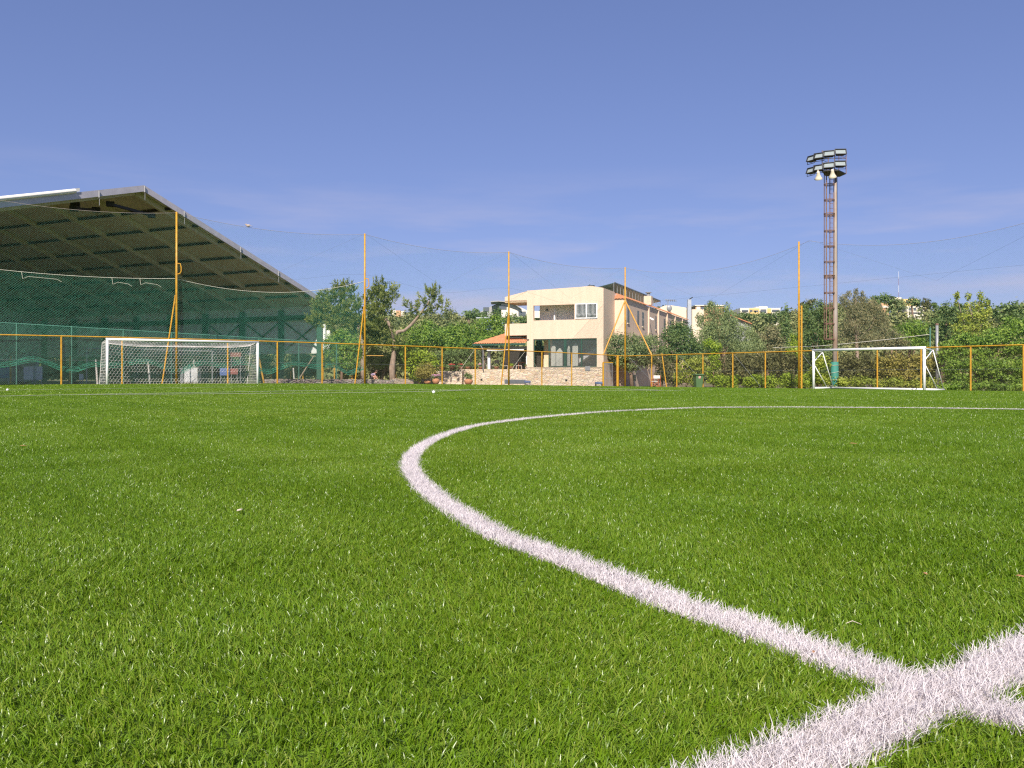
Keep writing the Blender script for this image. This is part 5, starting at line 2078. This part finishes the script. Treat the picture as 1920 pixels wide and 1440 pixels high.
tree('oak_tree', 'dark round tree behind the floodlight mast', 'tree', 80, 1535, [(1535, 580, 16, 16), (1518, 595, 16, 18), (1546, 598, 16, 18), (1528, 618, 22, 18), (1508, 630, 16, 18), (1550, 628, 16, 18), (1530, 645, 24, 16), (1508, 580, 10, 10)], 'dark', .2, 1.15, None, .22, group=TB)
tree('eucalyptus_tree', 'tall brownish eucalyptus right of the floodlight mast', 'tree', 78, 1612, [(1582, 565, 9, 12), (1592, 580, 14, 16), (1605, 560, 7, 14), (1617, 563, 8, 12), (1610, 585, 16, 16), (1632, 575, 14, 14), (1645, 585, 12, 14), (1600, 608, 20, 16), (1628, 605, 20, 18), (1652, 608, 14, 18), (1585, 630, 16, 18), (1612, 632, 20, 16), (1640, 635, 20, 14), (1605, 547, 4, 6), (1617, 550, 3, 6), (1592, 552, 5, 6)], 'euc', .2, .95, [(1608, 680), (1606, 640), (1600, 600), (1605, 560)], .2, asp=.3, droop=.8, up=-.1, bark='barkpale', group=TB)
tree('eucalyptus_tree', 'shorter grey brown eucalyptus above the portable goal crossbar', 'tree', 74, 1668, [(1665, 625, 14, 14), (1680, 635, 16, 14), (1658, 642, 16, 12), (1690, 645, 14, 12)], 'euc', .2, 1., None, .14, asp=.35, droop=.6, group=TB)
tree('oak_tree', 'dark rounded tree left of the grey lamp column', 'tree', 88, 1705, [(1690, 622, 18, 12), (1712, 615, 18, 14), (1730, 620, 16, 14), (1700, 638, 22, 14), (1725, 640, 18, 14), (1672, 632, 12, 12)], 'bright', .22, 1.15, None, .2, group=TB)
tree('acacia_tree', 'tall blue green tree at the grey lamp column', 'tree', 66, 1765, [(1765, 588, 13, 14), (1780, 580, 14, 12), (1795, 590, 14, 14), (1760, 606, 16, 14), (1785, 605, 18, 16), (1755, 628, 16, 16), (1778, 630, 18, 16), (1752, 572, 4, 5), (1800, 575, 7, 6)], 'dark', .18, 1.1, None, .2, group=TB)
tree('acacia_tree', 'tall yellow green tree with sparse tops near the right edge', 'tree', 63, 1822, [(1816, 556, 5, 8), (1838, 555, 6, 9), (1812, 574, 5, 8), (1794, 554, 5, 7), (1830, 574, 10, 10), (1845, 570, 9, 10), (1806, 596, 10, 10), (1826, 594, 14, 12), (1846, 592, 12, 12), (1815, 614, 18, 12), (1842, 612, 14, 12), (1796, 618, 12, 12), (1828, 630, 18, 10), (1854, 582, 5, 6), (1793, 568, 3, 6)], 'yellow', .17, 1.0, None, .16, bark='barkpale', group=TB)
tree('vine_thicket', 'bright leafy thicket rising above the fence near the right edge', 'plant', 51, 1830, [(1782, 648, 18, 12), (1805, 636, 18, 14), (1830, 642, 20, 14), (1858, 634, 20, 16), (1885, 626, 20, 18), (1912, 616, 20, 18), (1942, 620, 20, 20), (1795, 662, 20, 12), (1835, 662, 24, 12), (1880, 655, 26, 14), (1925, 650, 26, 16), (1770, 668, 12, 12), (1890, 604, 12, 12), (1935, 600, 14, 12)], 'bright', .16, 1.2, None, .14, group=TB)
tree('vine_thicket', 'dark tangled thicket behind the fence at the right edge', 'plant', 48.8, 1850, [(1785, 690, 20, 14), (1815, 684, 20, 12), (1845, 690, 24, 14), (1880, 684, 24, 14), (1915, 690, 24, 16), (1945, 684, 20, 16), (1800, 710, 20, 12), (1840, 712, 22, 12), (1880, 712, 24, 12), (1925, 714, 24, 12)], 'bright', .14, 1.25, None, .1, group=TB)
tree('ivy_bank', 'low grey green ivy bank at the foot of the right fence', 'plant', 47.2, 1850, [(1790, 724, 18, 9), (1815, 728, 18, 8), (1845, 724, 20, 9), (1875, 729, 20, 8), (1905, 725, 20, 10), (1935, 728, 20, 9), (1770, 726, 12, 8)], 'bright', .11, 1.25, None, .05, limbs=False, group=TB)
tree('dry_shrub', 'brown dry shrub seen through the left half of the portable goal', 'shrub', 54, 1600, [(1590, 676, 16, 12), (1610, 684, 18, 14), (1632, 676, 18, 12), (1600, 700, 18, 12), (1625, 702, 18, 12), (1575, 692, 12, 14)], 'dry', .15, 1.25, None, .1, droop=.4, group=TB)
tree('dry_shrub', 'olive brown shrub seen through the right half of the portable goal', 'shrub', 52.5, 1685, [(1655, 684, 18, 14), (1678, 676, 18, 14), (1700, 684, 18, 14), (1722, 676, 16, 14), (1668, 702, 20, 12), (1700, 704, 20, 12), (1740, 690, 16, 14), (1755, 676, 14, 14)], 'golden', .15, 1.25, None, .1, group=TB)
tree('ivy_bank', 'green undergrowth along the ground behind the portable goal', 'plant', 52.2, 1640, [(1545, 712, 14, 12), (1580, 718, 18, 10), (1612, 716, 18, 11), (1645, 720, 18, 10), (1678, 718, 18, 11), (1710, 721, 18, 10), (1742, 720, 16, 11), (1528, 700, 10, 16), (1540, 680, 14, 14)], 'yellow', .13, 1.25, None, .05, limbs=False, group=TB)
tree('oak_tree', 'dark shrubby tree behind the left post of the portable goal', 'tree', 60, 1535, [(1520, 672, 16, 14), (1545, 668, 16, 14), (1535, 690, 18, 14), (1558, 690, 14, 16), (1512, 695, 14, 14)], 'dark', .16, 1.25, None, .12, group=TB)

# potted plants
POTS = [(801.5, 724.5, 713.5, 7., 'big terracotta jar under the large golden shrub', 'golden', [(795, 694, 14, 10), (808, 699, 12, 10), (797, 702, 14, 8), (787, 700, 8, 9), (803, 687, 10, 6)], 67.5),
        (817.5, 724.5, 709.5, 7.2, 'terracotta jar of pink flowers beside the golden shrub', 'flower', [(814, 705.5, 5, 2.5), (821, 705.5, 5, 2.5)], 66.5),
        (878.5, 724.5, 710.5, 8.4, 'wide terracotta jar with a small green plant by the wall', 'dark', [(876, 704, 5, 6), (881, 707, 5, 5)], 69.)]
for px, yb_, yt, r, lab, kind, bl, Z in POTS:
    g_ = ground_at(px, Z)
    rr = r / F * Z
    h_ = EYE + (HY - yt) / F * Z - g_[2]
    t = thing('flower_pot', lab, 'plant pot', g_, group='large terracotta jars')
    MB().lathe(g_, [(rr * .5, 0), (rr * .78, h_ * .2), (rr * 1., h_ * .55), (rr * .92, h_ * .82), (rr * .6, h_ * .95), (rr * .68, h_ * 1.), (rr * .5, h_ * 1.)], 18).build('jar', MT['pot'], t, smooth=True)
    rng = np.random.default_rng(int(px))
    V, T_ = leaves(px_blobs(bl, Z, rng), .12, 1.25, rng)
    if kind == 'flower':
        quad_mesh('foliage', V, LEAF['dark'], T_, parent=t)
        V, T_ = leaves(px_blobs([(a_[0], a_[1] - 1.5, a_[2], 2.2) for a_ in bl], Z, rng), .07, .9, rng)
        quad_mesh('flowers', V, MT['flowerpink'], None, parent=t)
    else:
        quad_mesh('foliage', V, LEAF[kind], T_, parent=t)
for px, col, lab in ((823, 'lime', 'square planter at the left end of the terrace wall'), (842, 'flowerred', 'terracotta planter of red flowers left of the pergola post'), (859, 'flowerred', 'terracotta planter of small red flowers on the terrace wall'), (872, 'dark', 'wide terracotta planter of green leaves on the terrace wall'),
                     (897, 'flowerpink', 'terracotta planter of mauve flowers near the canopy post'), (926, 'olive', 'round terracotta planter of grass on the wall under the canopy'), (954, 'lime', 'terracotta planter of lime leaves under the canopy middle'), (985, 'dark', 'small planter against the clubhouse pier')):
    p = BO + BU * fx(px) + BW * .55
    z0 = ZTW - .02
    t = thing('wall_planter', lab, 'plant pot', (p[0], p[1], z0), group='planters on the terrace wall')
    c = np.array([p[0], p[1], z0])
    MB().lathe(c, [(.16, 0), (.24, .22), (.26, .24), (.2, .24)], 14).build('pot', MT['pot'], t, smooth=True)
    rng = np.random.default_rng(px)
    bl = [(c[0], c[1], c[2] + .36, .22, .22, .14)]
    V, T_ = leaves(bl, .1, 1.2, rng)
    quad_mesh('foliage', V, LEAF['dark' if 'flower' in col else col], T_, parent=t)
    if 'flower' in col:
        V, T_ = leaves([(c[0], c[1] - .03, c[2] + .45, .2, .2, .07)], .07, .8, rng)
        quad_mesh('flowers', V, MT[col], None, parent=t)

# ------------------------------------------------------------------ bin, chair, lamp column
bc = gpt(1309, 727.3)
bc = fence_right(1309, RD - .55)
wb = thing('wheelie_bin', 'dark green wheeled rubbish bin standing at the fence', 'bin', bc, .15)
m = MB()
m.add([(-.22, -.26, .06), (.22, -.26, .06), (.22, .24, .06), (-.22, .24, .06), (-.29, -.36, .94), (.29, -.36, .94), (.29, .36, .94), (-.29, .36, .94)], [(0, 3, 2, 1), (4, 5, 6, 7), (0, 1, 5, 4), (1, 2, 6, 5), (2, 3, 7, 6), (3, 0, 4, 7)])
m.build('body', MT['bin'], wb, local=True, bevel=.03)
m = MB()
m.prism([(-.33, -.42, .945), (.33, -.42, .945), (.33, .4, .945), (-.33, .4, .945)], (0, 0, .05))
m.prism([(-.3, -.38, .996), (.3, -.38, .996), (.3, .36, .996), (-.3, .36, .996)], (0, 0, .04))
m.build('lid', MT['bin'], wb, local=True, bevel=.015)
for sx_ in (-.25, .25):
    mm_ = MB()
    mm_.tube([(sx_ - .03, .27, .1), (sx_ + .03, .27, .1)], .1, 14)
    mm_.build('wheel', MT['black'], wb, local=True)
MB().tube([(-.25, .42, .9), (.25, .42, .9)], .02, 6).build('handle', MT['bin'], wb, local=True)
m = MB()
m.add([(-.1, -.351, .72), (.06, -.351, .72), (.06, -.362, .88), (-.1, -.362, .88)], [(0, 1, 2, 3)])
m.build('sticker', MT['sticker'], wb, local=True)

dc_ = fence_right(1229.5, RD - .7)
dc = thing('director_chair', 'folding wooden chair with a pale canvas back at the fence', 'chair', dc_, -.5)
m = MB()
for sy_ in (-.25, .25):
    for sx_ in (-.28, .28):
        MB().bar((sx_, sy_, 0), (sx_, sy_, .62 if sy_ < 0 else .95), .05).build('leg', MT['wood'], dc, local=True)
for sx_ in (-.28, .28):
    MB().bar((sx_, -.27, .64), (sx_, .27, .64), .06, .04).build('armrest', MT['wood'], dc, local=True)
m = MB()
for sy_ in (-.25, .25):
    m.bar((-.26, sy_, .06), (.26, sy_, .46), .04)
    m.bar((.26, sy_ + .045, .06), (-.26, sy_ + .045, .46), .04)
m.build('crossed_frame', MT['wood'], dc, local=True)
MB().box((0, 0, .48), (.5, .5, .02)).build('seat', MT['canvas'], dc, local=True)
MB().box((0, .25, .82), (.6, .03, .22)).build('backrest', MT['canvas'], dc, local=True)

lc0, lc1 = ground_at(1757, 64), wpt(1757, 610, 64)
lc = thing('lamp_column', 'grey lamp column with a rusty top before the dark trees', 'column', lc0)
MB().tube([lc0 + (0, 0, -.1), lc1], [.12, .1], 12).build('shaft', MT['grey'], lc, smooth=True)
MB().lathe(lc1, [(.1, 0), (.13, .03), (.12, .12), (.06, .15)], 10).build('cap', MT['rust'], lc)
gp0, gp1 = ground_at(1744, 56), wpt(1744, 614, 56)
gp = thing('wire_post', 'thin grey post carrying a slack wire right of the portable goal', 'post', gp0)
MB().tube([gp0 + (0, 0, -.1), gp1], .04, 6).build('shaft', MT['greenpole'], gp)
pts = [wpt(1744, 627, 56), wpt(1660, 637, 57.5), wpt(1570, 646, 59), wpt(1534, 649, 60), wpt(1450, 652, 62)]
MB().tube(pts, .02, 4).build('slack_wire', MT['rope'], gp)

# ------------------------------------------------------------------ small things on the turf
for px, py, s, col, lab in ((450, 957, .016, 'strawleaf', 'pale dry leaf lying on the turf left of the curved line'), (1525, 1223, .005, 'dryleaf', 'orange dry leaf at the near edge of the curved line'), (1914, 1081, .008, 'dryleaf', 'brown dry leaf on the turf at the right'),
                            (1735, 1076, .006, 'dryleaf', 'small brown dry leaf inside the circle'), (44, 836, .018, 'dryleaf', 'brown dry leaf on the turf at far left'), (1600, 832, .02, 'dryleaf', 'brown dry leaf on the turf towards the far side of the circle')):
    g_ = gpt(px, py, .016) + np.array([0, 0, .016])
    m = MB()
    a_ = random.uniform(0, 6)
    pts = [(-1, 0, 0), (-.3, .4, .12), (.5, .35, .15), (1, 0, .05), (.5, -.35, .2), (-.3, -.4, .1)]
    P_ = [tuple(g_ + s * np.array([x * math.cos(a_) - y * math.sin(a_), x * math.sin(a_) + y * math.cos(a_), z])) for x, y, z in pts]
    m.prism(P_, (0, 0, .0015))
    m.build('dry_leaf', MT[col], label=lab, cat='leaf', group='dry leaves on the turf', loc=g_)
g_ = gpt(1600, 1170, .018) + np.array([0, 0, .019])
MB().tube([g_ + (-.012, 0, 0), g_ + (0, .004, .003), g_ + (.014, .002, -.002)], [.0005, .0007, .0003], 5).build('straw', MT['strawleaf'], label='pale curved straw lying on the turf above the curved line', cat='straw', loc=g_)
for px, py, r, lab in ((813, 736, .036, 'small white ball lying on the turf beyond the arc'), (14, 731.5, .035, 'small white ball on the goal line at far left')):
    g_ = gpt(px, py, .03) + np.array([0, 0, .04])
    MB().ball(g_, r, 14, 10).build('ball', MT['white'], label=lab, cat='ball', loc=g_, smooth=True)

# ------------------------------------------------------------------ hills and far things
RP = [(-600, 604), (300, 618), (600, 622), (740, 624), (860, 621), (960, 622), (1120, 620), (1300, 616), (1390, 616), (1480, 612), (1560, 606), (1640, 600), (1700, 600), (1760, 610), (1850, 612), (1920, 606), (2000, 602), (2500, 606)]
PXS = np.linspace(-600, 2500, 94)
RY = np.interp(PXS, [p[0] for p in RP], [p[1] for p in RP])
ZS = np.array([96, 104, 114, 126, 140, 156, 174, 192, 208, 218, 228, 240, 260, 300])
HR = 215.


def hill_h(px, Z):
    ridge = EYE + (HY - np.interp(px, [p[0] for p in RP], [p[1] for p in RP])) / F * HR
    t = np.clip((Z - 98) / (HR - 98), 0, 1.6)
    s = np.where(t <= 1, .72 * t + .28 * t * t * (3 - 2 * t), 1 - .9 * (t - 1) ** 1.5)
    return -.8 + (ridge + .8) * s


G = np.zeros((len(PXS), len(ZS), 3))
for j, Z in enumerate(ZS):
    G[:, j, 0] = (PXS - CX) / F * Z
    G[:, j, 1] = Z
    G[:, j, 2] = hill_h(PXS, Z)
grid_mesh(G).build('hill', MT['hillsoil'], kind='structure', smooth=True)

rng = np.random.default_rng(21)
n_ = 2300
Zr = 100 + (225 - 100) * rng.uniform(0, 1, n_) ** .8
pxr = rng.uniform(-250, 2200, n_)
keep = []
for i in range(n_):
    X = (pxr[i] - CX) / F * Zr[i]
    # not inside the clubhouse, hall or far blocks
    q = np.array([X, Zr[i]]) - BO
    lx_, ly_ = q @ BU, q @ BW
    if -9 < lx_ < 4 and -2 < ly_ < 36:
        continue
    if 1380 < pxr[i] < 1472 and Zr[i] > 168:
        continue
    if 895 < pxr[i] < 1000 and Zr[i] > 150:
        continue
    if 1635 < pxr[i] < 1745 and Zr[i] > 172:
        continue
    if pxr[i] < 560 and Zr[i] < 125:
        continue
    keep.append(i)
VS, TS = [], []
for i in keep:
    Z = Zr[i]
    X = (pxr[i] - CX) / F * Z
    z0 = float(hill_h(pxr[i], Z))
    r = rng.uniform(1.1, 2.5)
    hgt = r * rng.uniform(.75, 1.25)
    V, T_ = leaves([(X, Z, z0 + hgt * .9, r, r, hgt), (X + rng.normal(0, r * .5), Z, z0 + hgt * 1.35, r * .6, r * .6, hgt * .6)], rng.uniform(.5, .7), .75, rng, asp=.6, up=.3)
    VS.append(V)
    TS.append(np.clip(T_ * .8 + rng.normal(.1, .16), 0, 1))
o = quad_mesh('far_woods', np.concatenate(VS), LEAF['far'], np.concatenate(TS), kind='stuff')
_finish(o, 'scrubby green wood covering the low hill behind', 'woods', None, None)


def fbox(m, px0, px1, py0, py1, Z, dep):
    a_, b_ = wpt(px0, py1, Z), wpt(px1, py0, Z)
    return m.span((a_[0], Z, a_[2]), (b_[0], Z + dep, b_[2]))


# apartment block on the hill
Z = 205
ab = thing('apartment_block', 'long white and yellow apartment block on the hill crest', 'building', wpt(1425, 592, Z))
fbox(MB(), 1388, 1463, 577.5, 612, Z, 9).build('wall', MT['farwall'], ab)
for a_, b_ in ((1405, 1424), (1439, 1446)):
    fbox(MB(), a_, b_, 578.2, 594, Z - .15, .14).build('facade_panel', MT['faryellow'], ab)
m = fbox(MB(), 1423.5, 1439, 574.5, 577.4, Z + 1, 5)
fbox(m, 1417, 1423, 575.5, 577.4, Z + 1, 4)
m.build('roof_block', MT['farwall'], ab)
for k, (a_, b_, c_, d_) in enumerate(((1391, 1403, 581, 584), (1406, 1411, 581, 584.5), (1413, 1422, 582, 585), (1426, 1437, 580, 586), (1447.5, 1461, 580.5, 584))):
    fbox(MB(), a_, b_, c_, d_, Z - .2, .04 if False else .03).build('window', MT['farglass'], ab)
# arched building
Z = 170
ar = thing('arched_hall', 'grey building with curved metal roofs beyond the left balcony', 'building', wpt(945, 592, Z))
m = MB()
prof = [(900, 594)] + [(900 + 55 * t, 585 - 19 * math.sin(t * PI / 2)) for t in np.linspace(0, 1, 9)] + [(955, 594)]
m.prism([tuple(wpt(x, y, Z)) for x, y in prof], (0, 10, 0))
m.build('arched_wing', MT['farmetal'], ar)
m = MB()
prof = [(940, 596)] + [(940 + 50 * t, 569 + 14 * t ** 2) for t in np.linspace(0, 1, 9)] + [(1020, 583), (1020, 596)]
m.prism([tuple(wpt(x, y, Z - 4)) for x, y in prof], (0, 3.9, 0))
m.build('gable_wing', MT['farwall'], ar)
m = MB()
up_ = [(920, 565.5), (935, 564.5), (952, 566), (968, 572), (978, 579)]
pl = [tuple(wpt(x, y - .8, Z - 5)) for x, y in up_] + [tuple(wpt(x, y + .8, Z - 5)) for x, y in reversed(up_)]
m.prism(pl, (0, 6, 0))
m.build('curved_eave', MT['farmetal'], ar)
fbox(MB(), 906, 917, 576, 584, Z - .1, .09).build('window', MT['farglass'], ar)
fbox(MB(), 936, 950, 573, 580, Z - 4.1, .09).build('window', MT['farglass'], ar)
fbox(MB(), 972, 986, 584, 592, Z - 4.1, .09).build('window', MT['farglass'], ar)
# cream rear block, grey stack, orange house
Z = 112
rb = thing('rear_block', 'cream block with a curved roof behind the clubhouse wing', 'building', wpt(1275, 640, Z))
m = MB()
prof = [(1232, 640), (1232, 580), (1245, 573.5), (1255, 572), (1287, 577), (1287, 640)]
m.prism([tuple(wpt(x, y, Z)) for x, y in prof], (0, 6, 0))
m.build('wall', MT['creamfar'], rb)
m = fbox(MB(), 1298, 1320, 580, 645, Z - 2, 5)
m.build('side_wing', MT['creamfar'], rb)
m = MB().tube([wpt(1252.5, 576, Z - .3), wpt(1252.5, 563, Z - .3)], .05, 5)
m.tube([wpt(1247, 562, Z - .3), wpt(1269, 564.5, Z - .3)], .045, 5)
for k in range(5):
    m.tube([wpt(1249 + k * 4, 561, Z - .6), wpt(1249 + k * 4, 566, Z)], .025, 4)
m.build('antenna', MT['grey'], rb)
m = MB()
c = wpt(1255, 578, Z - .8)
for k in range(3):
    m.ball(c, (.36, .12, .42), 12, 8) if k == 0 else None
m.tube([c, c + np.array([0, .5, -.3])], .06, 5)
m.build('satellite_dish', MT['grey'], rb, smooth=True)
st_ = thing('chimney_stack', 'tall grey metal chimney stack behind the clubhouse wing', 'chimney', wpt(1292, 660, 104))
m = fbox(MB(), 1289.7, 1296.3, 561.5, 660, 104, .45)
m.build('shaft', MT['alu'], st_)
MB().bar(wpt(1292.5, 561.2, 104.2), wpt(1298.5, 557.5, 104.2), .3, .12).build('cap', MT['darksteel'], st_)
oh = thing('orange_house', 'ochre flat roofed house peeping over the feathery tree', 'building', wpt(1330, 600, 130))
fbox(MB(), 1304, 1357, 573.5, 610, 130, 6).build('wall', MT['farorange'], oh)
fbox(MB(), 1303, 1358, 571.8, 573.4, 129.8, 6.4).build('roof', MT['farwall'], oh)
fbox(MB(), 1314, 1325, 575.5, 580, 129.85, .1).build('window', MT['farglass'], oh)
fbox(MB(), 1306, 1313, 575, 600, 129.9, .09).build('white_panel', MT['farwall'], oh)
th = thing('tiled_house', 'low house with a sloping tile roof between the trees', 'building', wpt(1395, 620, 98))
m = MB()
pl = [tuple(wpt(x, y, 98)) for x, y in ((1370, 590), (1410, 606), (1410, 607.6), (1370, 591.8))]
m.prism(pl, (0, 6, 0))
m.build('roof', MT['tile'], th)
m = MB()
m.prism([tuple(wpt(x, y, 98.4)) for x, y in ((1372, 593), (1408, 608), (1408, 640), (1372, 640))], (0, 5, 0))
m.build('wall', MT['farmetal'], th)
# hillside houses at right
hh_ = thing('hillside_house', 'pale stepped house among pines on the right hilltop', 'building', wpt(1712, 596, 208))
Z = 208
fbox(MB(), 1700, 1735, 574, 600, Z, 8).build('wall', MT['farwall'], hh_)
fbox(MB(), 1694, 1722, 560.5, 574, Z + 3, 8).build('upper_wall', MT['faryellow'], hh_)
fbox(MB(), 1676, 1690, 557.5, 561, Z + 6, 6).build('roof_block', MT['farwall'], hh_)
for a_, b_, c_, d_ in ((1704, 1709, 577, 582), (1713, 1718, 577, 582), (1722, 1728, 578, 583), (1699, 1704, 563, 568), (1709, 1715, 563, 568), (1706, 1731, 585.5, 588)):
    fbox(MB(), a_, b_, c_, d_, Z - .06 if c_ > 570 else Z + 2.93, .05).build('window', MT['farglass'], hh_)
h3 = thing('hillside_house', 'small orange house left of the hilltop pines', 'building', wpt(1660, 590, 206))
fbox(MB(), 1648, 1667, 567, 592, 206, 7).build('wall', MT['farorange'], h3)
fbox(MB(), 1654, 1668, 573.5, 577, 205.8, .19).build('balcony', MT['farwall'], h3)
fbox(MB(), 1650, 1653, 571, 576, 205.9, .09).build('window', MT['farglass'], h3)
h4 = thing('hillside_house', 'tiny white and red house on the skyline beyond the leaning pine', 'building', wpt(748, 592, 213))
fbox(MB(), 734, 742, 582, 596, 213, 5).build('wall', MT['farwall'], h4)
fbox(MB(), 742.2, 751, 582, 596, 212.6, 5).build('side_wall', MT['farorange'], h4)
fbox(MB(), 752, 758, 583.5, 596, 213, 5).build('annex', MT['farwall'], h4)
for i, (px, bl, kd, lab) in enumerate(((1650, [(1640, 565, 14, 9), (1655, 560, 13, 8), (1668, 562, 10, 8)], 'dark', 'flat topped pine left of the hilltop house'), (1688, [(1680, 573, 13, 13), (1692, 577, 10, 12), (1672, 580, 10, 10)], 'olive', 'rounded pine in front of the hilltop house'),
                                      (1713, [(1709, 566, 9, 9), (1718, 567, 8, 8)], 'dark', 'pine right of centre before the hilltop house'), (1734, [(1736, 566, 7, 8), (1730, 574, 8, 10), (1740, 573, 7, 9)], 'dry', 'brownish pine at the right end of the hilltop house'),
                                      (1853, [(1853, 566, 4, 9), (1853, 578, 4, 9)], 'dark', 'slim dark cypress on the skyline near the right edge'), (1895, [(1875, 580, 14, 9), (1895, 576, 14, 10), (1915, 580, 16, 10), (1885, 592, 20, 10), (1912, 594, 18, 10)], 'dark', 'dark green copse on the skyline at the right edge'),
                                      (1430, [(1398, 592, 14, 6), (1415, 594, 14, 6), (1432, 592, 14, 6), (1450, 593, 14, 7), (1466, 590, 10, 8), (1440, 600, 20, 6), (1405, 601, 20, 6)], 'dark', 'dark copse at the foot of the apartment block'),
                                      (1515, [(1508, 575, 8, 9), (1520, 568, 9, 8)], 'dry', 'small brown tree on the skyline left of the mast'), (880, [(878, 590, 10, 8), (892, 588, 10, 9), (905, 592, 12, 8), (930, 588, 10, 10)], 'dark', 'dark copse below the arched building'), (982, [(970, 600, 16, 8), (955, 598, 14, 9), (985, 598, 12, 8)], 'dark', 'dark copse seen through the left balcony'))):
    Z = 198. if i < 4 else (185. if i != 5 else 150.)
    if i > 6:
        Z = 160.
    rng = np.random.default_rng(300 + i)
    g_ = wpt(px, 600 if i < 4 else 606, Z)
    t = thing('skyline_tree', lab, 'tree', g_)
    V, T_ = leaves(px_blobs(bl, Z, rng), .55, 1., rng, asp=.5)
    quad_mesh('crown', V, LEAF[kd], T_, parent=t)
    MB().tube([g_ + (0, 0, -2), wpt(bl[0][0], bl[0][1], Z)], [.35, .15], 6).build('trunk', MT['bark'], t)
# radio mast far off
Z = 215
rm = thing('radio_mast', 'thin red and white radio mast far off above the hilltop houses', 'mast', wpt(1685, 600, Z))
for k in range(7):
    y0, y1 = 600 - k * 13, 600 - (k + 1) * 13
    MB().tube([wpt(1685, y0, Z), wpt(1685, y1, Z)], .035, 5).build('section', MT['redpanel'] if k % 2 else MT['white'], rm)
# flood light over the trees at left
t = thing('court_light', 'thin pole with a flat lamp bar among the trees left of the clubhouse', 'lamp', ground_at(905.5, 95))
MB().tube([ground_at(905.5, 95), wpt(905.5, 596, 95)], .06, 6).build('pole', MT['grey'], t)
MB().bar(wpt(893, 596, 95), wpt(918, 595.5, 95), .2, .12).build('lamp_bar', MT['alu'], t)
